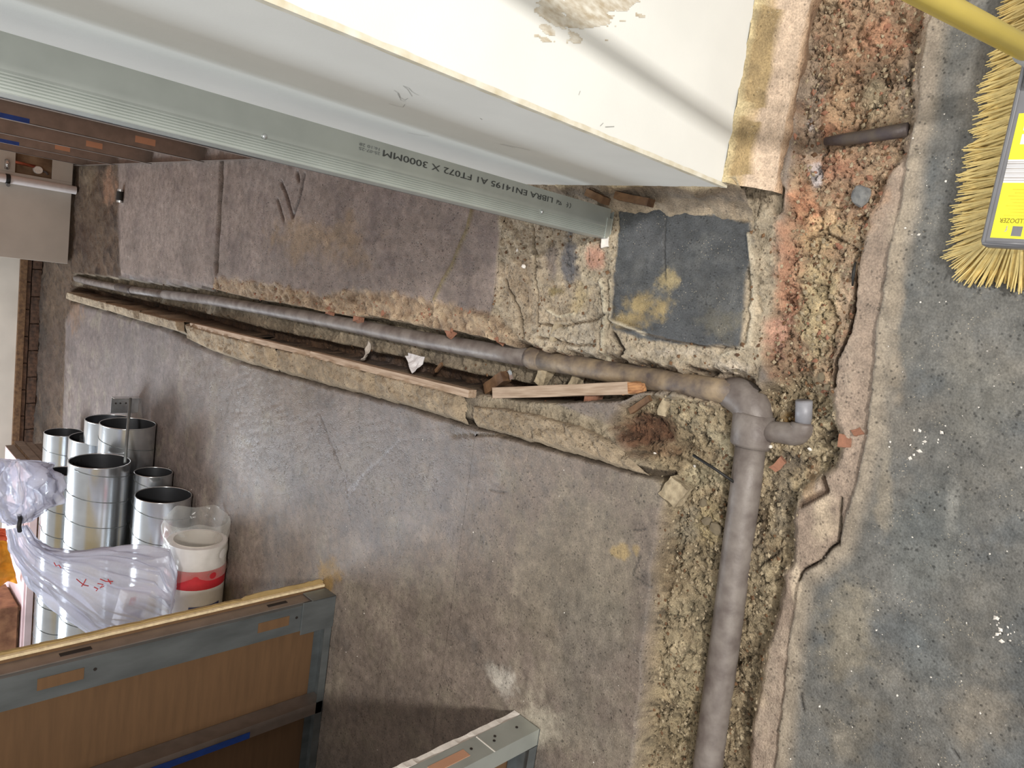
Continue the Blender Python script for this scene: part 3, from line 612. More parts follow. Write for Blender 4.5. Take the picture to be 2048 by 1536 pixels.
# folded tab at the foot
o = MB().box((xa-.001, ys-.0022, .0), (xa+.05, ys-.0002, .022)).build('foot_tab', M['galv']); adopt(st, o)
o = MB().box((xa-.001, ys-.003, .0), (xb+.004, ys+.05, .0025)).build('floor_clip', M['galv']); adopt(st, o)
def screw(u, v, r):
    p = ony(u, v, ys); o = MB().tube([(p[0], ys-.0046, p[2]), (p[0], ys-.003, p[2]), (p[0], ys+.001, p[2])], [r*.7, r, r*1.15], 14).build('screw', M['chrome'], smooth=True); adopt(st, o)
screw(528, 273, .0042); screw(1083, 424, .004)
def stud_text(s, size, z0, z1, xbase, m):
    me = text_mesh('printed_text', s, size, extrude=.0001); o = obj('printed_text', me, m); o['label'] = 'product line printed up the stud'
    xsx = [v.co.x for v in me.vertices]; sc = (z1-z0)/max(max(xsx), 1e-6)
    for v in me.vertices: v.co.x *= sc
    put(o, (0, 0, 1), (-1, 0, 0), (0, -1, 0), (xbase, ys-.0018, z0), st)
stud_text('LIBRA EN14195 A1 FT072 X 3000MM', .017, .235, .716, .2075, M['ink'])
stud_text('16:10 28', .0075, .722, .768, .2085, M['ink_pale']); stud_text('25-07-25', .0075, .722, .768, .2010, M['ink_pale'])
# CE mark and a small certification block
mb = MB()
for zc in (.176, .186):
    pts = [(.2005+.0055*math.cos(t), zc+.0055*math.sin(t)) for t in np.linspace(math.radians(190), math.radians(350), 12)]
    for (p, q) in zip(pts[:-1], pts[1:]):
        d = Vector((q[0]-p[0], q[1]-p[1])); n_ = Vector((-d.y, d.x)).normalized()*.0008
        mb.add([(p[0]+n_.x, ys-.0018, p[1]+n_.y), (q[0]+n_.x, ys-.0018, q[1]+n_.y), (q[0]-n_.x, ys-.0018, q[1]-n_.y), (p[0]-n_.x, ys-.0018, p[1]-n_.y)], [(0, 1, 2, 3)])
mb.box((.1998, ys-.002, .1815), (.2012, ys-.0017, .187))
for (a, b, c, d) in ((.196, .2, .205, .2075), (.2, .2035, .2075, .21), (.196, .1985, .21, .2145), (.2, .2055, .2165, .219), (.1965, .2055, .221, .2225), (.2015, .2045, .213, .215)):
    mb.box((a, ys-.002, c), (b, ys-.0017, d))
o = mb.build('conformity_mark', M['ink']); adopt(st, o)

# ------------------------------------------------------------------ stud partitions
def c_stud(parent, x, y0, y1, z1, m, side=1, fl=.042, m2=None, slots=(), holem=None, name='stud', label=None):
    """web in the yz plane at x facing +x, flanges run to -x*side"""
    o = extrude_profile([(x-side*fl, y0+.009), (x-side*fl, y0), (x, y0), (x, y1), (x-side*fl, y1), (x-side*fl, y1-.009)], .004, z1, name, m, parent, label)
    for (z, h, w_) in slots:
        yc = (y0+y1)/2; q = MB().box((x-.0004, yc-w_/2, z), (x+.0014, yc+w_/2, z+h)).build('slot', holem or M['hole']); adopt(o, q)
    return o
# A: open framing on the right, boarded on its far side
pa = empty('stud_partition', (.40, 4.2, 0)); tag(pa, 'receding open metal stud frame beyond the white pier, orange board backing', 'partition')
adopt(pa, MB().box((.375, 1.42, .0), (.445, 6.05, .0018)).add([(.375, 1.42, 0), (.375, 6.05, 0), (.375, 6.05, .03), (.375, 1.42, .03)], [(0, 1, 2, 3)]).build('floor_track', M['galv_brown']))
for yy in (1.9, 2.55, 3.12, 3.78, 4.53, 5.17, 5.8):
    s_ = MB().box((.372, yy, .004), (.447, yy+.0015, TOP)).box((.372, yy, .004), (.374, yy+.04, TOP)).box((.445, yy, .004), (.447, yy+.04, TOP)).build('stud', M['galv_brown']); adopt(pa, s_)
    hz = {3.78: (.24, .33), 4.53: (.26, .34), 5.17: (.26, .34)}.get(yy)
    if hz:
        q = MB().box((.395, yy-.0006, hz[0]), (.425, yy-.0003, hz[1])).build('slot', M['orange_paper']); adopt(s_, q)
    if yy in (3.78, 5.17):
        q = MB().box((.3716, yy-.0008, .52 if yy > 5 else .75), (.392, yy-.0002, TOP)).build('blue_stripe', M['blue']); adopt(s_, q)
adopt(pa, MB().box((.4475, 1.40, .03), (.46, 6.08, TOP)).build('plasterboard_backing', M['orange_paper']))
# B: partition end on the left, far one
pb = empty('stud_partition', (-1.6, 2.25, 0)); tag(pb, 'brown-backed stud partition hiding the ends of the ducts', 'partition')
yb0, yb1 = 2.205, 2.277
adopt(pb, MB().box((-3.2, yb0, 0), (-1.29, yb1, .002)).box((-3.2, yb0, 0), (-1.40, yb0+.0015, .032)).box((-3.2, yb1-.0015, 0), (-1.29, yb1, .032)).build('floor_track', M['galv_dark']))
c_stud(pb, -1.286, yb0+.016, yb1+.004, TOP, M['galv_brown'], 1, .035, slots=((.18, .075, .016), (.83, .085, .018), (1.5, .085, .018)))
# second stud turned to face the room, with service slots showing the brown board
o = extrude_profile([(-1.392, yb0+.034), (-1.392, yb0-.001), (-1.290, yb0-.001), (-1.290, yb0+.02)], .004, TOP, 'stud', M['galv_dark'], pb)
for z in (.19, .86, 1.55):
    q = MB().box((-1.355, yb0-.0026, z), (-1.318, yb0-.001, z+.12)).build('slot', M['paper']); adopt(o, q)
    q = MB().tube([(-1.333, yb0-.0028, z-.03), (-1.333, yb0-.001, z-.03)], .005, 12).build('slot', M['hole']); adopt(o, q)
adopt(pb, MB().box((-1.408, yb0-.006, .0), (-1.280, yb0-.002, .14)).box((-1.284, yb0-.006, 0), (-1.280, yb1, .1)).build('foot_sleeve', M['galv_dark'], bevel=.003))
s3 = c_stud(pb, -1.722, yb0, yb1, TOP, M['galv_brown'], 1, .048)
adopt(s3, MB().box((-1.77, yb0-.0012, .3), (-1.745, yb0-.0004, TOP)).build('blue_stripe', M['blue']))
c_stud(pb, -2.32, yb0, yb1, TOP, M['galv_brown'], 1, .048)
def torn_board(y, th, xe, zt, amp, name, m, parent, label=None, bite=None):
    n = 160; vs = []; 
    for i in range(n+1):
        z = .003+(zt-.003)*i/n; e = amp*(mnoise.noise(Vector((z*14, y*7, 1)))+.7*mnoise.noise(Vector((z*70, y*3, 4))))
        if bite and bite[0] < z < bite[1]: e += bite[2]*min(1, (z-bite[0])/.01)
        vs += [(-3.2, y, z), (xe+e, y, z), (xe+e*.6, y+th, z), (-3.2, y+th, z)]
    fs = [(0, 1, 2, 3), (n*4+3, n*4+2, n*4+1, n*4)]
    for i in range(n):
        for k in range(4): fs.append((i*4+k, (i+1)*4+k, (i+1)*4+(k+1) % 4, i*4+(k+1) % 4))
    o = MB().add(vs, fs).build(name, m); adopt(parent, o)
    if label: o['label'] = label
    return o
torn_board(yb1+.003, .0015, -1.277, TOP, .0006, 'board_paper', M['paper'], pb, 'brown paper back of the board')
torn_board(yb1+.005, .0125, -1.268, TOP, .001, 'plasterboard', M['cream'], pb, 'cream cut edge of the board')
torn_board(yb1+.019, .012, -1.262, TOP, .004, 'plasterboard', M['glue'], pb, 'torn outer board layer', (.0, .32, .012))
# C: near partition end on the left
pc = empty('stud_partition', (-1.5, 1.17, 0)); tag(pc, 'near stud partition end with a ragged white board edge', 'partition')
adopt(pc, MB().box((-3.2, 1.131, 0), (-1.225, 1.203, .002)).box((-3.2, 1.131, 0), (-1.275, 1.1325, .034)).box((-3.2, 1.2015, 0), (-1.225, 1.203, .034)).build('floor_track', M['galv_dark']))
s_ = c_stud(pc, -1.222, 1.131, 1.208, TOP, M['galv'], 1, .05)
for z in (.245, .9): adopt(s_, MB().box((-1.2225, 1.157, z), (-1.2205, 1.185, z+.12)).build('slot', M['orange_paper']))
for (y, z) in ((1.172, .055), (1.178, .135), (1.165, .15), (1.175, .225)): adopt(s_, MB().tube([(-1.2235, y, z), (-1.2205, y, z)], .004, 10).build('screw_hole', M['hole']))
adopt(s_, MB().box((-1.2225, 1.131, .178), (-1.2208, 1.205, .181)).build('chalk_line', M['white']))
c_stud(pc, -1.83, 1.131, 1.203, TOP, M['galv_brown'], 1, .048)
torn_board(1.209, .0015, -1.232, TOP, .001, 'board_paper', M['paper'], pc)
torn_board(1.211, .022, -1.224, TOP, .006, 'plasterboard', M['white'], pc, 'ragged white gypsum edge')

# ------------------------------------------------------------------ things on the far panel
t = empty('waste_pipe', (.203, 6.06, 0)); tag(t, 'white plastic waste pipe clipped upright on the far panel', 'pipe')
adopt(t, MB().tube([(.203, 6.062, -.005), (.203, 6.062, TOP)], .029, 20).build('pipe', M['pvc'], smooth=False))
o = MB().tube([(.203, 6.062, .395), (.203, 6.062, .42)], .033, 20).build('clip', M['black']); adopt(t, o)
for zz_ in (.40, .41): adopt(t, MB().tube([(.165, 6.05, .408), (.16, 6.03, .408)], .012, 10).build('clip_screw', M['chrome']))
t = empty('copper_pipe', (.31, 6.12, .1)); tag(t, 'copper pipe with white valve cap in the panel cut-out', 'pipe')
adopt(t, MB().tube([(.335, 6.125, .50), (.325, 6.12, .33), (.32, 6.12, .24)], .011, 12).build('pipe', M['copper'], smooth=True),
      MB().tube([(.30, 6.13, .225), (.30, 6.085, .225)], [.027, .025], 20).build('valve_cap', M['white']),
      MB().tube([(.30, 6.11, .2), (.295, 6.105, .175), (.28, 6.10, .165)], .008, 8).build('tail', M['lead']),
      MB().tube([(.27, 6.09, .41), (.30, 6.08, .41), (.33, 6.09, .41)], .014, 10).build('clip', M['chrome'], smooth=True))

# ------------------------------------------------------------------ buried pipe run
dp = empty('drain_pipe', (-.19, .75, -.06)); tag(dp, 'old iron drain pipe run with elbow lying in the open trench', 'pipe')
MAINPX = [(150,556),(175,563),(255,579),(330,589),(420,600),(520,617),(610,633),(700,650),(780,666),(850,680),(930,694),(1000,706)]
main = [flo(u, v, -.05) for u, v in MAINPX]; near = [flo(u, v, -.055) for u, v in [(1000,706),(1070,718)]]
p2 = [flo(u, v, -.040) for u, v in [(1085,720),(1150,731),(1240,748),(1320,761),(1400,774),(1470,787)]]
adopt(dp, MB().tube(main[:4], .024, 18).build('pipe_length', M['clay'], smooth=True), MB().tube(main[3:]+near[1:], [.026]*3+[.028]*7, 18).build('pipe_length', M['clay'], smooth=True),
      MB().tube([flo(u, v, -.05) for u, v in [(1058,714),(1064,716),(1090,721),(1096,722)]], [.03, .034, .034, .03], 18).build('collar', M['iron'], smooth=True),
      MB().tube(p2, .029, 18).build('pipe_length', M['iron'], smooth=True))
adopt(dp, MB().tube([flo(u, v, -.05) for u, v in [(236,574),(240,575),(262,580),(266,581)]], [.026, .029, .029, .026], 16).build('collar', M['lead'], smooth=True))
E0 = Vector(flo(1452, 784, -.052)); E1 = Vector(flo(1512, 792, -.052)); E2 = Vector(flo(1508, 850, -.052))
bend = [E0*(1-t)**2+E1*2*t*(1-t)+E2*t*t for t in np.linspace(0, 1, 12)]
adopt(dp, MB().tube(bend, [.034, .038, .041, .042, .043, .043, .043, .043, .043, .042, .042, .042], 20).build('elbow', M['clay'], smooth=True))
adopt(dp, MB().tube([flo(u, v, -.052) for u, v in [(1509,826),(1508,830),(1502,888),(1501,893)]], [.043, .0465, .0465, .043], 20).build('socket', M['clay'], smooth=True))
lowr = [flo(u, v, -.05) for u, v in [(1503,880),(1490,985),(1474,1100),(1452,1270),(1428,1440),(1404,1620),(1380,1800)]]
adopt(dp, MB().tube(lowr, .0345, 22).build('pipe_length', M['clay'], smooth=True))
bq = [Vector(flo(u, v, -.052)) for u, v in [(1522,862),(1552,864),(1578,867)]]; q0, q1, q2 = [Vector(flo(u, v, -.052)) for u, v in [(1578,867),(1606,872),(1607,846)]]
bq += [q0*(1-t)**2+q1*2*t*(1-t)+q2*t*t for t in np.linspace(.12, 1, 9)]
bro = MB().tube(bq, [.027, .024, .025]+[.026]*8+[.025], 18).build('branch', M['clay'], smooth=True); adopt(dp, bro)
adopt(bro, MB().tube([flo(1607, 850, -.05), flo(1608, 802, -.036)], .0175, 16).build('cut_stub', M['stub'], smooth=True))
# other tube in the rubble
lt = [flo(u, v, -.012) for u, v in [(1650,283),(1690,279),(1740,272),(1780,265),(1816,259)]]
tag(MB().tube(lt, [.008, .0125, .0125, .0135, .0135], 14).build('lead_tube', M['lead'], smooth=True), 'short dark bent tube end crossing the brick rubble', 'tube')
rp = [flo(1386, 910, .002), flo(1430, 938, -.012), flo(1468, 964, -.022)]
tag(MB().tube(rp, .0035, 8).build('cable_offcut', M['black'], smooth=True), 'thin black cable offcut leaning on the drain pipe', 'cable')

# ------------------------------------------------------------------ kerb blocks beside the trench
def kerb(seg_top, seg_bot, h, seed, label, m='ground', amp=.006):
    """block between trench-side line and groove-side line (picture pixels at floor level)"""
    n = max(14, int(len(seg_top)*10)); a = px(seg_top); b = px(seg_bot)
    def samp(P, t):
        d = np.r_[0, np.cumsum(np.hypot(*(P[1:]-P[:-1]).T))]; s = t*d[-1]; return np.array([np.interp(s, d, P[:, 0]), np.interp(s, d, P[:, 1])])
    prof = [(0.0, -.10), (0.0, h*.4)]+[(q, h*(1-.25*q*q)) for q in np.linspace(.03, .8, 14)]+[(.86, h*.6), (.9, h*.42), (.95, h*.2), (.98, h*.04), (1.0, -.03)]
    n = 150; mcount = len(prof); V = np.zeros((n*mcount, 3)); C = np.zeros((n*mcount, 3)); S = np.zeros((n*mcount, 3))
    for i in range(n):
        t = i/(n-1); p = samp(a, t); q = samp(b, t); ed = min(1, min(t, 1-t)*22)
        for j, (f, z) in enumerate(prof):
            c = p+(q-p)*f; nn = mnoise.noise(Vector((c[0]*16, c[1]*16, seed)))+.6*mnoise.noise(Vector((c[0]*45, c[1]*45, seed+3)))+.4*mnoise.noise(Vector((c[0]*110, c[1]*110, seed+3)))
            zz_ = z+nn*amp*(z > 0) - (1-ed)*max(0, z)*.8
            V[i*mcount+j] = (c[0]+nn*amp*.5, c[1]+nn*amp*.5, zz_); k = mnoise.noise(Vector((c[0]*9, c[1]*9, seed+8)))
            k += .6*mnoise.noise(Vector((c[0]*40, c[1]*40, seed+2))); C[i*mcount+j] = np.array(lin((156, 140, 118)))*(1+.38*k); S[i*mcount+j] = (.85, .65, .7)
    idx = np.arange(n*mcount).reshape(n, mcount); Q = np.stack([idx[:-1, :-1], idx[1:, :-1], idx[1:, 1:], idx[:-1, 1:]], -1).reshape(-1, 4)
    V2 = V; o = obj('kerb_block', attr_mesh('kerb_block', V2, Q, C, S), M['ground'], floor); return o
kerb([(140,584),(180,596),(214,604)], [(138,600),(180,612),(215,622)], .032, 1, '')
kerb([(218,605),(250,613),(284,622)], [(219,622),(250,632),(283,642)], .042, 2, '')
kerb([(290,624),(330,634),(372,645)], [(290,644),(330,655),(374,668)], .042, 3, '')
kerb([(382,648),(420,660),(500,682),(560,696)], [(382,680),(430,704),(500,728),(560,744)], .044, 4, '', amp=.014)
kerb([(563,697),(640,714),(700,730),(760,746)], [(563,745),(640,766),(700,782),(760,797)], .044, 5, '', amp=.014)
kerb([(763,747),(860,772),(935,790)], [(763,798),(860,824),(938,850)], .04, 6, '', amp=.014)
kerb([(950,812),(1040,822),(1130,842),(1215,872)], [(955,853),(1090,892),(1190,920),(1300,952)], .028, 7, '', amp=.016)

# ------------------------------------------------------------------ timber, bricks, stones and scraps lying in the trench
def plank(a, b, za, zb, wdt, thk, m, label, cat='timber', seed=1, amp=.0016, name='timber_batten'):
    p0 = Vector(flo(*a, za)); p1 = Vector(flo(*b, zb)); e, c, L = along(p0, p1)
    o = obj(name, rough_box((L, wdt, thk), seed, 5, amp), m); o.location = c; o.rotation_euler = e; tag(o, label, cat); return o
plank((386,650), (640,712), .02, .022, .022, .03, M['wood'], 'dusty timber batten edging the far stretch of the trench', seed=2, amp=.003)
plank((628,709), (945,788), .024, .012, .024, .034, M['wood'], 'long clean timber batten along the middle of the trench', seed=3)
b2 = plank((992,786), (1262,776), -.02, .004, .032, .03, M['wood'], 'loose timber batten with a splintered orange end across the trench', seed=5, amp=.002)
sp_ = obj('splintered_end', rough_box((.055, .03, .026), 7, 4, .006, .35), M['woodraw'])
e, c, L = along(flo(1236, 777, .004), flo(1304, 774, .006)); sp_.location = c; sp_.rotation_euler = e
bpy.context.view_layer.update(); sp_.parent = b2; sp_.matrix_parent_inverse = b2.matrix_world.inverted()
plank((976,778), (1012,752), -.05, -.03, .034, .03, M['wooddark'], 'stubby dark timber offcut with pale edges in the trench', 'offcut', 8, .003, 'timber_offcut')
plank((1262,822), (1300,796), -.02, -.005, .016, .012, M['wooddark'], 'thin splinter of dark wood beside the loose batten', 'splinter', 9, .002, 'wood_splinter')
clip = MB().box((-.015, -.006, 0), (.015, .006, .0015)).box((.0135, -.006, 0), (.015, .006, .012)).build('metal_clip', M['chrome'], bevel=.001)
clip.location = flo(1022, 752, -.03); clip.rotation_euler = (.5, .4, .9); tag(clip, 'shiny bent metal clip on the timber offcut', 'clip')
def brick_piece(u, v, z, size, rot, m, label, seed, name='brick_fragment', cat='brick', amp=.006):
    o = obj(name, rough_box(size, seed, 4, amp), m); o.location = flo(u, v, z); o.rotation_euler = rot; tag(o, label, cat); return o
brick_piece(1182, 812, -.045, (.1, .035, .04), (.1, 0, -.15), M['brick'], 'broken orange brick beside the dark slot under the loose batten', 3)
brick_piece(1557, 930, -.045, (.036, .02, .014), (.2, .1, -.6), M['brick'], 'flat orange brick chip beside the drain pipe', 4)
brick_piece(1690, 882, -.010, (.022, .02, .008), (.1, .2, .3), M['brick'], 'small orange brick chip on the pinkish edging', 5)
brick_piece(1716, 864, -.008, (.018, .02, .01), (.1, .2, .9), M['brick'], 'small brick chip at the dark slab edge', 6)
brick_piece(1112, 664, -.004, (.06, .02, .018), (.0, .1, -.2), M['stone'], 'pale stone strip set in the mortar above the pipe collar', 16, 'stone_strip', 'stone')
brick_piece(1352, 982, -.02, (.055, .05, .04), (.05, .1, -.4), M['stone'], 'squarish mortar lump at the slab corner', 11, 'mortar_lump', 'stone', .006)
brick_piece(1210, 486, .01, (.026, .018, .004), (.1, .0, .4), M['white'], 'flat white plaster flake by the stud foot', 12, 'plaster_flake', 'flake')
brick_piece(1330, 812, -.022, (.05, .022, .006), (.2, .1, -.05), M['stone'], 'flat grey flake beyond the splintered batten end', 13, 'stone_flake', 'stone')
brick_piece(1088, 754, -.055, (.055, .032, .028), (.1, .0, -.3), M['stone'], 'sandy mortar lump under the pipe collar', 21, 'mortar_lump', 'stone', .007)
brick_piece(1152, 762, -.058, (.05, .03, .026), (.1, .3, -.1), M['stone'], 'sandy mortar lump between pipe and loose batten', 22, 'mortar_lump', 'stone', .008)
for i, (u, v, s) in enumerate([(662,618,.03),(718,630,.034),(772,620,.03),(900,660,.03),(1000,672,.034)]):
    o = obj('brick', rough_box((s*1.5, s, s*.8), 30+i, 3, .004), M['brick'], floor); o.location = flo(u, v, -.022); o.rotation_euler = (.1*i, .2, .3*i)
gs = obj('stone', rock_mesh('stone', (.022, .019, .013), 4), M['slate']); gs.location = flo(1722, 390, -.012); tag(gs, 'rounded grey-blue stone stuck in the brick rubble', 'stone')
# crumpled scraps in the trench slot
def scrap(u, v, z, w_, h_, seed, label, m):
    bm = bmesh.new(); bmesh.ops.create_grid(bm, x_segments=8, y_segments=6, size=.5)
    for vv in bm.verts:
        x, y = vv.co.x*w_, vv.co.y*h_*(1-.8*(vv.co.x+.5)); vv.co = Vector((x, y, .012*mnoise.noise(Vector((x*40, y*40, seed)))+.02*abs(vv.co.y)))
    me = bpy.data.meshes.new('scrap'); bm.to_mesh(me); bm.free(); o = obj('torn_scrap', me, m)
    s = o.modifiers.new('thick', 'SOLIDIFY'); s.thickness = .0025; o.location = flo(u, v, z); o.rotation_euler = (.5, .1, .3+seed); tag(o, label, 'scrap'); return o
scrap(828, 722, -.04, .09, .07, 1, 'white folded card scrap lying in the trench slot', M['packwhite'])
scrap(735, 708, -.05, .07, .06, 2.1, 'grey crumpled paper scrap lying in the trench slot', M['board_dim'])
plank((872,742), (884,728), -.03, -.02, .012, .008, M['wooddark'], 'little stick beside the white card scrap', 'splinter', 19, .001, 'wood_splinter')
# a fitting with bright ends on the far dirt
t = empty('pipe_coupling', tuple(flo(240, 392, 0))); tag(t, 'small black coupling with bright metal ends at the far dirt', 'coupling')
c0 = Vector(flo(240, 392, .02)); dx = Vector((.05, .0, 0))
adopt(t, MB().tube([c0-dx*.55, c0+dx*.55], .02, 14).build('body', M['black']), MB().tube([c0+dx*.55, c0+dx*.8], .018, 14).build('end_cap', M['chrome']), MB().tube([c0-dx*.8, c0-dx*.55], .018, 14).build('end_cap', M['chrome']))
# larger loose pebbles, each its own
peb = [rock_mesh('pebble', (1, .8, .6), s, 1, .3) for s in range(5)]
PEB = [(1365,958,.006),(1448,880,.006),(1455,890,.008),(1440,868,.004),(1367,935,.005),(1290,908,.007),(1472,740,.007),(1455,762,.006),(1305,758,.004),(1210,728,.005),(1060,535,.008),(1048,503,.006),(1085,514,.006),(1185,755,.007),(1530,895,.006),(1590,915,.004),(1436,1300,.004),(1460,1500,.009),(1400,1045,.016),(1420,1060,.02),(1390,1010,.014),(1440,1030,.01),(1330,985,.005),(1610,900,.005),(1640,755,.012),(1655,775,.01),(1690,395,.006),(1600,995,.006)]
for i, (u, v, s) in enumerate(PEB):
    o = obj('pebble', peb[i % 5].copy(), M['white'] if s < .0085 and i % 3 else M['stone'])
    p = flo(u, v, -.02); o.scale = (s, s, s); o.location = (p[0], p[1], floor_z(p[0], p[1])+s*.3); o.rotation_euler = (0, 0, i*1.7)
    tag(o, 'rounded mortar lump between slab corner and drain pipe' if s >= .01 and u < 1500 else ('small pebble in the mortar near the stud foot' if v < 560 else 'small pale pebble lying in the trench rubble'), 'pebble', 'pebbles in the trench rubble')
# uncountable grit and crumbs
def grit(name, polys, count, smin, smax, m, label, seed):
    r = np.random.default_rng(seed); base = np.array([(1,0,0),(0,.8,0),(-1,0,.1),(0,-.8,0),(.3,.1,.55),(-.3,.05,.5),(0,0,-.6)]); tri = [(0,1,4),(1,5,4),(1,2,5),(2,3,5),(3,4,5),(3,0,4),(1,0,6),(2,1,6),(3,2,6),(0,3,6)]
    V = []; Fs = []; per = count//len(polys)
    for P in polys:
        lo = P.min(0); hi = P.max(0); q = r.uniform(lo, hi, (per*4, 2)); q = q[inside(q[:, 0], q[:, 1], P)][:per]
        q = q[(q[:, 1] > .1) & ~((q[:, 0] > .2) & (q[:, 1] > .73) & (q[:, 1] < 1.5))]
        q = q[~inside(q[:, 0], q[:, 1], POLY['dark'])]; q = q[~inside(q[:, 0], q[:, 1], px([(1180,830),(1270,815),(1350,850),(1340,930),(1260,915),(1200,880)]))]
        if not len(q): continue
        z = ground(q[:, 0:1].copy(), q[:, 1:2].copy())[0][:, 0]; s = smin+(smax-smin)*r.random(len(q))**3
        for (x, y), zz_, k in zip(q, z, s):
            a = r.uniform(0, 6.28); c, sn = math.cos(a), math.sin(a); j = r.uniform(.7, 1.3, (7, 3)); b = base*j*k; n = len(V)
            V += [(x+c*p[0]-sn*p[1], y+sn*p[0]+c*p[1], zz_+p[2]+k*.2) for p in b]; Fs += [(n+a_, n+b_, n+c_) for a_, b_, c_ in tri]
    o = MB().add(V, Fs).build(name, m); tag(o, label, 'rubble', None, 'stuff')
grit('sandy_grit', [POLY['t1'], POLY['t3'], POLY['t3']], 5000, .001, .007, M['stone'], 'loose sandy grit in the trenches', 1)
grit('dark_crumbs', [POLY['t1'], POLY['t3'], POLY['mid'], POLY['t2']], 2600, .0015, .007, M['wooddark'], 'dark soil crumbs in the trenches', 2)
grit('brick_crumbs', [POLY['t1'], POLY['t1'], POLY['lip']], 500, .002, .008, M['brick'], 'orange brick crumbs', 3)
slabL = px([(330,680),(800,820),(1300,960),(1290,1250),(1270,1530),(700,1530),(500,1200),(300,900)])
grit('white_specks', [POLY['near'], POLY['near'], slabL, POLY['right']], 560, .0008, .0032, M['white'], 'tiny white plaster specks on the slabs', 4)

grit('plaster_crumbs', [px([(1770,868),(1892,850),(1885,912),(1780,925)]), px([(1990,1230),(2030,1260),(2020,1300),(1985,1280)])], 28, .002, .0055, M['white'], 'white plaster crumbs scattered on the dark slab', 6)
tag(MB().tube([flo(1711, 524, -.004), flo(1707, 545, -.004), flo(1705, 572, -.006)], [.002, .0035, .002], 8).build('rusty_nail', M['black'], smooth=True), 'dark bent nail lodged in the edging crack', 'nail')
# ------------------------------------------------------------------ ventilation ducts piled on the floor
def duct(xo, y, z, r, L, label, nest=None, off=0.0):
    t = empty('spiral_duct', (xo-L/2, y, 0)); tag(t, label, 'duct', 'galvanised ventilation ducts piled on the floor')
    n = 48; vs = []; fs = []
    for ring, (x, rr) in enumerate(((xo, r), (xo-L, r), (xo-L, r-.003), (xo, r-.003))):
        for k in range(n): a = 2*math.pi*k/n; vs.append((x, y+rr*math.cos(a), z+rr*math.sin(a)))
    o_ = MB().add(vs, [(q*n+k, q*n+(k+1) % n, ((q+1) % 4)*n+(k+1) % n, ((q+1) % 4)*n+k) for q in (0, 3) for k in range(n)]).build('shell', M['duct'], smooth=True)
    m_ = o_.modifiers.new('e', 'EDGE_SPLIT'); m_.split_angle = .7
    i_ = MB().add(vs, [(2*n+k, 2*n+(k+1) % n, 3*n+(k+1) % n, 3*n+k) for k in range(n)]).build('shaded_inner_wall', M['duct_shade'], smooth=True)  # inner wall of the same steel, its shade painted in as darker metal
    pitch = .137; pts = []; turns = int(L/pitch); N_ = 28*turns
    for i in range(N_+1):
        a = 2*math.pi*i/28+off; x = xo-.02-pitch*i/28
        if x < xo-L+.01: break
        pts.append((x, y+(r+.0005)*math.cos(a), z+(r+.0005)*math.sin(a)))
    s_ = MB().tube(pts, .0022, 5).build('spiral_seam', M['galv_dark'], smooth=True)
    rim = [(xo-.001, y+(r-.0015)*math.cos(a), z+(r-.0015)*math.sin(a)) for a in np.linspace(0, 2*math.pi, 49)]
    r_ = MB().tube(rim, .0032, 6, False).build('rim', M['duct'], smooth=True)
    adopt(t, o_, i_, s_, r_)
    if nest:
        vs = [(x, y+nest[1]+nest[0]*math.cos(2*math.pi*k/n), z+nest[2]+nest[0]*math.sin(2*math.pi*k/n)) for x in (xo-.004, xo-.5) for k in range(n)]
        adopt(t, MB().add(vs, [(k, (k+1) % n, n+(k+1) % n, n+k) for k in range(n)]).build('nested_collar', M['duct'], smooth=True))
    return t
duct(-1.31, 3.615, .137, .132, 1.5, 'wide duct lying nearest to the plastic-wrapped roll')
duct(-1.27, 3.875, .10, .094, 1.4, 'narrow dark-mouthed duct low between two wide ducts', off=1)
duct(-1.215, 3.965, .337, .142, 1.6, 'wide duct on top of the pile with marker scrawl inside its mouth', off=2)
duct(-1.265, 4.61, .165, .152, 2.1, 'wide duct with a narrower collar nested in its mouth', (.11, .025, -.02), 3)
duct(-1.46, 5.50, .124, .118, 2.0, 'slim duct at the back of the pile beside the pink boards', off=4)
duct(-1.075, 4.18, .144, .140, 1.45, 'duct lying on the floor whose mouth sits beside the steel bracket', off=5)
duct(-1.13, 4.50, .137, .133, .13, 'short duct length behind the mouth with the bracket', off=1)
duct(-1.33, 4.20, .44, .086, 2.2, 'narrow duct perched beside the topmost wide duct', off=.5)
# marker scrawl inside the top duct
strk = MB()
for i in range(14):
    a = math.radians(20+i*4.2); b = a+math.radians(3.5); x = -1.25+.012*math.sin(i*2.3); x2 = -1.25+.014*math.sin(i*2.3+1.9)
    p = Vector((x, 3.965+.1375*math.cos(a), .337+.1375*math.sin(a))); q = Vector((x2, 3.965+.1375*math.cos(b), .337+.1375*math.sin(b)))
    strk.tube([p, q], .0022, 5)
top_duct = [o for o in bpy.data.objects if o.get('label', '').startswith('wide duct on top')][0]
adopt(top_duct, strk.build('marker_scrawl', M['black']))
# bracket and threaded rod standing behind the ducts
t = empty('channel_bracket', (-1.02, 4.43, 0)); tag(t, 'galvanised channel bracket with holes behind the duct mouths', 'bracket')
bx0 = -.985
adopt(t, MB().box((bx0-.1, 4.47, 0), (bx0, 4.473, .15)).build('plate', M['chrome'], bevel=.001), MB().box((bx0-.003, 4.42, 0), (bx0, 4.473, .15)).build('side_flange', M['chrome']))
for z in (.07, .1, .125): adopt(t, MB().tube([(bx0-.04, 4.4685, z), (bx0-.04, 4.4697, z)], .005, 10).build('hole', M['hole']))
tag(MB().tube([ony(250, 925, 3.80), ony(255, 862, 4.0), ony(261, 797, 4.12)], .008, 10).build('threaded_rod', M['galv_dark'], smooth=True), 'thin steel rod standing up among the duct mouths', 'rod')

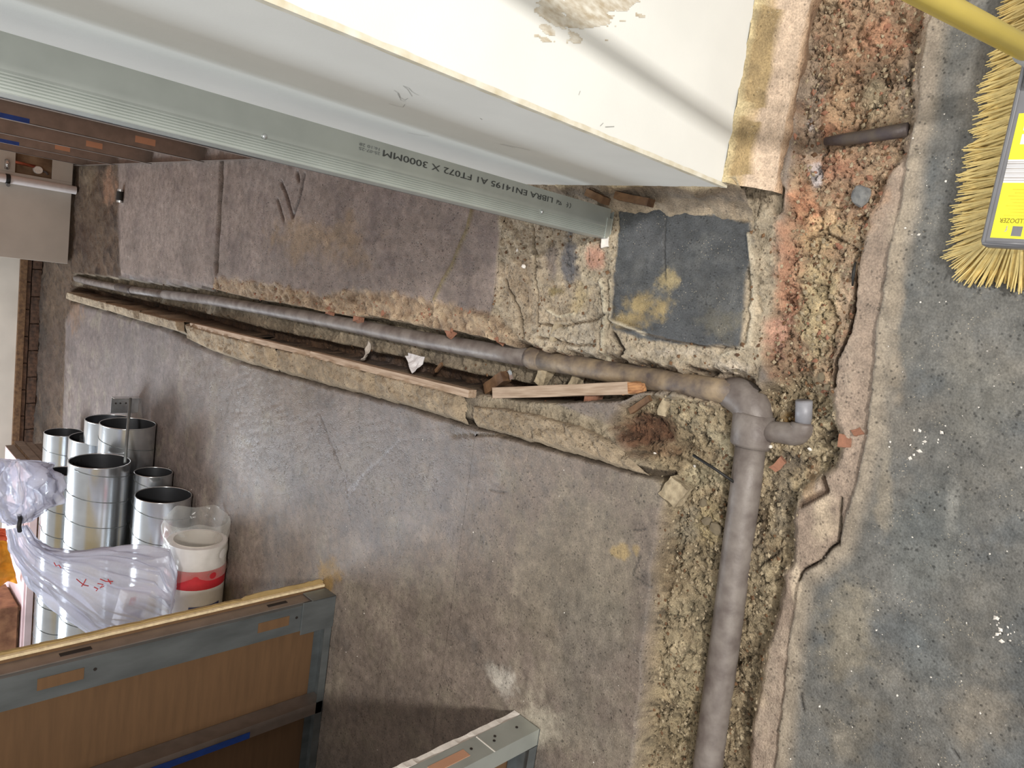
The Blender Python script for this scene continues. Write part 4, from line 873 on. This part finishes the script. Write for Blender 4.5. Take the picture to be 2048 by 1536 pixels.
# ------------------------------------------------------------------ wrapped roll, plastic bag
t = empty('wrapped_roll', (-1.55, 3.19, 0)); tag(t, 'film-wrapped roll with red and white label lying beside the ducts', 'roll')
ry, rz, rr = 3.17, .135, .131
def ringcyl(x0, x1, r, y, z, name, m, parent, n=40, a0=0, a1=2*math.pi, wob=0, k=8, label=None):
    vs = []
    for i in range(k+1):
        x = x0+(x1-x0)*i/k
        for j in range(n+1):
            a = a0+(a1-a0)*j/n; w_ = 1+wob*mnoise.noise(Vector((x*14, math.cos(a)*2.2, math.sin(a)*2.2))); vs.append((x+wob*.05*math.sin(a*5), y+r*w_*math.cos(a), z+r*w_*math.sin(a)))
    o = MB().add(vs, [(i*(n+1)+j, i*(n+1)+j+1, (i+1)*(n+1)+j+1, (i+1)*(n+1)+j) for i in range(k) for j in range(n)]).build(name, m, smooth=True); adopt(parent, o)
    if label: o['label'] = label
    return o
ringcyl(-1.385, -2.1, rr, ry, rz, 'roll_body', M['packwhite'], t)
ringcyl(-1.38, -1.56, rr*.8, ry, rz, 'roll_core', M['board_dim'], t)
vs = [(-1.385, ry+q*math.cos(a), rz+q*math.sin(a)) for q in (rr, rr*.8) for a in np.linspace(0, 2*math.pi, 41)[:-1]]
adopt(t, MB().add(vs, [(k, (k+1) % 40, 40+(k+1) % 40, 40+k) for k in range(40)]).build('roll_end', M['packwhite']))
ringcyl(-1.49, -1.58, rr+.0012, ry, rz, 'red_label_band', M['red'], t, wob=.0)
ringcyl(-1.66, -1.74, rr+.0012, ry, rz, 'navy_label_patch', M['packblue'], t, a0=math.radians(150), a1=math.radians(215))
ringcyl(-1.27, -1.53, rr*1.07, ry, rz+.012, 'clear_wrap', M['filmthin'], t, n=90, wob=.17, k=30)
# tied clear bag draped over the pile
bg = empty('plastic_bag', tuple(ony(250, 1180, 3.25)*np.array([1, 1, 0]))); tag(bg, 'clear plastic bag with red marker writing, tied with black at its neck', 'bag')
SEC = [((50,1051),(16,1059),3.55),((70,1080),(24,1096),3.52),((98,1098),(40,1126),3.46),((138,1106),(70,1166),3.38),((200,1103),(120,1210),3.26),((270,1106),(186,1264),3.14),((335,1112),(255,1290),3.04),((352,1160),(330,1290),2.98)]
def bag_surface(SEC, name, m, depth=.42, nseg=120, amp=.016, sub=8, fz=.35):
    rings = []
    U = np.array([s[0] for s in SEC], float); Lw = np.array([s[1] for s in SEC], float); D = np.array([s[2] for s in SEC]); ks = np.arange(len(SEC)); kk = np.linspace(0, len(SEC)-1, (len(SEC)-1)*sub+1)
    ip = lambda A: np.stack([np.interp(kk, ks, A[:, i]) for i in range(A.shape[1])], 1)
    U = ip(U); Lw = ip(Lw); D = np.interp(kk, ks, D); vs = []
    for i in range(len(kk)):
        a = Vector(ony(*U[i], D[i])); b = Vector(ony(*Lw[i], D[i])); c = (a+b)/2; mj = (b-a)/2; mn = Vector((.25, -.9, .5)).normalized()*mj.length*depth
        for j in range(nseg):
            t_ = 2*math.pi*j/nseg; p = c+mj*math.cos(t_)+mn*math.sin(t_)
            fold = mnoise.noise(Vector((math.cos(t_)*4.5, math.sin(t_)*4.5, kk[i]*fz)))+.8*mnoise.noise(Vector((math.cos(t_)*10, math.sin(t_)*10, kk[i]*fz*1.5+5)))+.4*mnoise.noise(Vector((math.cos(t_)*22, math.sin(t_)*22, kk[i]*fz*2.4+9)))
            vs.append(p+(p-c).normalized()*fold*amp*(1+kk[i]*.35))
    n = len(kk); fs = [(i*nseg+j, i*nseg+(j+1) % nseg, (i+1)*nseg+(j+1) % nseg, (i+1)*nseg+j) for i in range(n-1) for j in range(nseg)]
    fs.append(tuple((n-1)*nseg+j for j in range(nseg)))
    return MB().add(vs, fs).build(name, m, smooth=True)
adopt(bg, bag_surface(SEC, 'bag_body', M['film']))
FL = [((50,1046),(28,1050),3.55),((80,1024),(2,1030),3.56),((104,1004),(-20,1000),3.58),((112,960),(-40,960),3.60),((96,926),(-30,915),3.62)]
adopt(bg, bag_surface(FL, 'bag_ruffle', M['film'], .5, 120, .034, 10, .9))
tp = Vector(ony(37, 1046, 3.55)); adopt(bg, MB().tube([tp+Vector((-.028, -.03, 0)), tp+Vector((.0, -.04, .006)), tp+Vector((.028, -.03, .0)), tp+Vector((.03, .01, -.004))], .009, 8).build('tie', M['black'], smooth=True))
def bagmarks(lst, m, name):
    for pts, d in lst:
        adopt(bg, MB().tube([Vector(ony(u, v, d)) for u, v in pts], .0022, 5).build(name, m))
bagmarks([([(153,1158),(160,1164),(168,1170)], 3.18), ([(172,1158),(168,1166),(163,1173)], 3.18), ([(168,1170),(177,1172)], 3.18), ([(200,1158),(212,1163),(226,1163)], 3.10), ([(216,1158),(222,1168)], 3.10), ([(195,1167),(206,1169),(200,1176),(208,1172)], 3.10), ([(188,1174),(196,1178),(192,1182)], 3.10), ([(108,1125),(112,1132),(118,1130),(122,1136)], 3.28)], M['redpen'], 'marker_writing')
# packets inside the bag
pk = empty('packet', tuple(ony(300, 1205, 3.08)*np.array([1, 1, 0]))); tag(pk, 'white cardboard packet with red and navy print inside the clear bag', 'packet')
c = Vector(ony(262, 1215, 3.19)); bx = MB().box((-.095, -.026, -.06), (.095, .026, .06)).build('carton', M['packwhite'], bevel=.004); bx.location = c; bx.rotation_euler = (.3, .15, -.1)
r1 = MB().box((-.09, -.0275, -.04), (-.01, -.0265, .03)).build('navy_print', M['packblue']); r2 = MB().box((.03, -.0275, .01), (.07, -.0265, .04)).build('red_print', M['red'])
bpy.context.view_layer.update()
for q in (r1, r2): q.parent = bx
bx.parent = pk; bx.matrix_parent_inverse = Matrix.Translation(pk.location).inverted()

# ------------------------------------------------------------------ insulation boards, crate, cloth behind the ducts
nl = 4
for i in range(nl):
    z0 = .0+i*.0625; jx = .012*((i*7) % 3-1)
    t = empty('insulation_board', (-2.6, 6.1, z0)); tag(t, ['bottom', 'second lowest', 'second highest', 'top'][i]+' pink insulation board in the flat stack behind the ducts', 'board', 'stacked insulation boards')
    adopt(t, MB().box((-3.25, 5.80+jx, z0+.002), (-1.83+jx, 6.62+jx, z0+.048)).build('foam_core', M['pink'], bevel=.002),
          MB().box((-3.25, 5.812+jx, z0+.048), (-1.835+jx, 6.61+jx, z0+.0615)).build('facing', M['pinktop'] if i == nl-1 else M['wooddark']),  # lower facings thick and dark, painting in the shade of gaps between boards
          MB().box((-1.83+jx, 5.80+jx, z0+.002), (-1.829+jx, 6.62+jx, z0+.061)).build('edge_tape', M['foil']))
tag(MB().box((-2.35, 5.9, .2515), (-1.93, 5.935, .30)).build('white_trim', M['packwhite'], bevel=.003), 'white plastic trim length lying on the pink boards', 'trim')
t = empty('wooden_crate', (-3.05, 6.0, .25)); tag(t, 'rough wooden slatted crate standing on the pink boards', 'crate')
cx, cy, cw, cdp, ch, cz = -2.86, 5.84, .38, .40, .42, .252
for s in (0, 1, 2):
    z = cz+.02+s*.145
    adopt(t, MB().box((cx-cw, cy, z), (cx, cy+.02, z+.11)).build('slat', M['crate'], bevel=.002), MB().box((cx-.02, cy+.02, z), (cx, cy+cdp, z+.11)).build('slat', M['crate'], bevel=.002),
          MB().box((cx-cw, cy+cdp, z), (cx, cy+cdp+.02, z+.11)).build('slat', M['crate'], bevel=.002))
for (x, y) in ((cx-.05, cy+.022), (cx-.05, cy+cdp-.03), (cx-cw, cy+.022), (cx-cw, cy+cdp-.03)): adopt(t, MB().box((x, y, cz), (x+.028, y+.028, cz+ch)).build('corner_post', M['crate'], bevel=.002))
adopt(t, MB().box((cx-cw, cy+.02, cz+.005), (cx-.02, cy+cdp, cz+.02)).build('base', M['wooddark']))
# orange cloth hanging over the crate edge
t = empty('orange_cloth', (-2.5, 5.85, .25)); tag(t, 'orange and red work cloth standing on the pink boards', 'cloth')
def cloth(pts, y, m, name):
    n = 16; vs = []; P = np.array(pts, float)
    for i in range(n):
        for j in range(n):
            s, q = i/(n-1), j/(n-1); u = (P[0]*(1-s)+P[1]*s)*(1-q)+(P[3]*(1-s)+P[2]*s)*q; p = Vector(ony(u[0], u[1], y)); p.y += .05*mnoise.noise(Vector((s*3, q*6, 2)))+.03*math.sin(s*9); vs.append(p)
    o = MB().add(vs, [(i*n+j, i*n+j+1, (i+1)*n+j+1, (i+1)*n+j) for i in range(n-1) for j in range(n-1)]).build(name, m, smooth=True); s_ = o.modifiers.new('t', 'SOLIDIFY'); s_.thickness = .01; adopt(t, o)
cloth([(-60,1078),(14,1080),(36,1168),(-60,1170)], 5.87, M['hiviz'], 'orange_fold'); cloth([(-60,1056),(12,1058),(15,1084),(-60,1084)], 5.85, M['redcloth'], 'red_fold')

# ------------------------------------------------------------------ broom
bmh = empty('broom', (.49, .28, 0)); tag(bmh, 'yellow push broom with grey head and yellow label leaning by the white wall', 'broom')
BX0, BX1, BY0, BY1, BZ0, BZ1 = .172, .81, .243, .318, .062, .098
hd = MB().box((BX0, BY0, BZ0), (BX1, BY1, BZ1)).build('head_block', M['broomgrey'], bevel=.009); adopt(bmh, hd)
rimp = [(BX0+.006, BY0+.006), (BX1-.006, BY0+.006), (BX1-.006, BY1-.006), (BX0+.006, BY1-.006), (BX0+.006, BY0+.006)]
adopt(hd, MB().tube([(x, y, BZ1-.001) for x, y in rimp], .0028, 6).build('raised_rim', M['broomgrey'], smooth=True))
lb = empty('x'); bpy.data.objects.remove(lb)
zl = BZ1+.0006
lab = MB().box((.186, BY0+.006, BZ1-.001), (.385, BY1-.014, zl)).build('label', M['label']); adopt(bmh, lab); lab['label'] = 'bright yellow product label'
def lp(x0, x1, y0, y1, m, name): adopt(lab, MB().box((x0, y0, zl-.0002), (x1, y1, zl+.0002)).build(name, m))
yl0, yl1 = BY0+.006, BY1-.014
lp(.275, .312, yl0, yl1, M['packwhite'], 'barcode_panel')
for k, (x, w_) in enumerate(((.278, .0015), (.2815, .003), (.287, .001), (.2895, .0022), (.2935, .001), (.296, .003), (.301, .0012), (.304, .0025), (.308, .001))):
    adopt(lab, MB().box((x, yl0+.004, zl), (x+w_, yl1, zl+.0004)).build('barcode_bar', M['labelgrey']))
for (x0, x1) in ((.336, .352), (.358, .376)): lp(x0, x1, yl1-.03, yl1-.011, M['packwhite'], 'pictogram')
lp(.190, .206, yl1-.042, yl1-.028, M['broomgrey'], 'logo_square')
for k in range(9):
    x = .222+k*.0052
    adopt(lab, MB().box((x, yl1-.05, zl), (x+.0014, yl1-.012-.004*((k*5) % 3), zl+.0003)).build('small_print', M['labelfaint']))
me = text_mesh('brand_text', 'BULLDOZER', .0105, extrude=.0001); o = obj('brand_text', me, M['labeltext'])
xs_ = max(v.co.x for v in me.vertices); sc = .046/xs_
for v in me.vertices: v.co.x *= sc
put(o, (0, 1, 0), (-1, 0, 0), (0, 0, 1), (.218, yl1-.054, zl+.0006), bmh); 
me = text_mesh('brand_mark', 'f', .014, extrude=.0001); o = obj('brand_mark', me, M['labelgrey']); put(o, (0, 1, 0), (-1, 0, 0), (0, 0, 1), (.206, yl1-.022, zl+.0006), bmh)
# bristle tufts, splayed by wear; a few variants shared by all
def tuft_mesh(seed, L=.098):
    r = random.Random(seed); mb = MB()
    for k in range(30):
        a = r.uniform(0, 6.28); q = r.random()**.5; bx_, by_ = .0055*q*math.cos(a), .0055*q*math.sin(a); sx, sy = bx_*2.0+r.uniform(-.006, .006), by_*2.0+r.uniform(-.004, .004); l = L*r.uniform(.9, 1.03)
        mb.tube([(bx_, by_, 0), (bx_*1.2+sx*.3, by_*1.2+sy*.3, -l*.5), (bx_+sx, by_+sy, -l)], [.0017, .0017, .0011], 4)
    me = bpy.data.meshes.new('bristle_tuft'); me.from_pydata(mb.v, [], mb.f); me.materials.append(M['bristle']); return me
TM = [tuft_mesh(i) for i in range(6)]; ti = 0
def tuft(x, y, dx, dy, spread):
    global ti
    o = bpy.data.objects.new('bristle_tuft', TM[ti % 6]); COL.objects.link(o); ti += 1
    d = Vector((dx*spread, dy*spread, -(BZ0+.004))); d += Vector((random.uniform(-.006, .006), random.uniform(-.006, .006), 0)); L_ = d.length
    o.location = (x, y, BZ0+.004); o.rotation_euler = (-d).to_track_quat('Z', 'Y').to_euler(); s = L_/.1; o.scale = (1, 1, s); adopt(bmh, o)
nx_ = 37
for i in range(nx_):
    x = BX0+.012+(BX1-BX0-.024)*i/(nx_-1); endf = max(0, 1-i/5)
    lean = -.16-.55*endf*endf
    tuft(x, BY1-.006, lean*.5+.0, 1.0, .072); tuft(x+.006, BY1-.014, lean*.5, 1.0, .05)
    if i % 2 == 0:
        tuft(x, BY1-.034, lean*.4, .25, .05); tuft(x, BY0+.01, lean*.5, -1.0, .05); tuft(x, BY0+.026, lean*.4, -.3, .05)
for j in range(7):
    y = BY0+.01+j*.0095; tuft(BX0+.006, y, -1.0, (j-2.2)*.16+.15, .062); tuft(BX0+.016, y+.004, -1.0, (j-2.2)*.18+.15, .045)
for j in range(3):
    tuft(BX1-.006, BY0+.015+j*.02, 1.0, .1, .05)
# socket and handle
hdir = Vector((0, .317, 1)).normalized(); S0 = Vector((.462, .276, BZ1-.004))
adopt(bmh, MB().box((.422, .252, BZ1-.004), (.502, .306, BZ1+.012)).build('socket_base', M['broomgrey'], bevel=.006),
      MB().tube([S0+hdir*.004, S0+hdir*.03, S0+hdir*.075], [.026, .0225, .021], 20).build('handle_socket', M['broomsocket'], smooth=True),
      MB().tube([S0+hdir*.055, S0+hdir*1.5], .0165, 22).build('handle', M['yellow'], smooth=True))
# stray fibre by the broom
fb_ = [flo(u, v, .002) for u, v in [(1994,520),(1998,540),(2010,555),(2025,562),(2046,555)]]
tag(MB().tube(fb_, .0012, 6).build('stray_fibre', M['bristle'], smooth=True), 'single pale stray bristle lying on the slab by the broom', 'fibre')
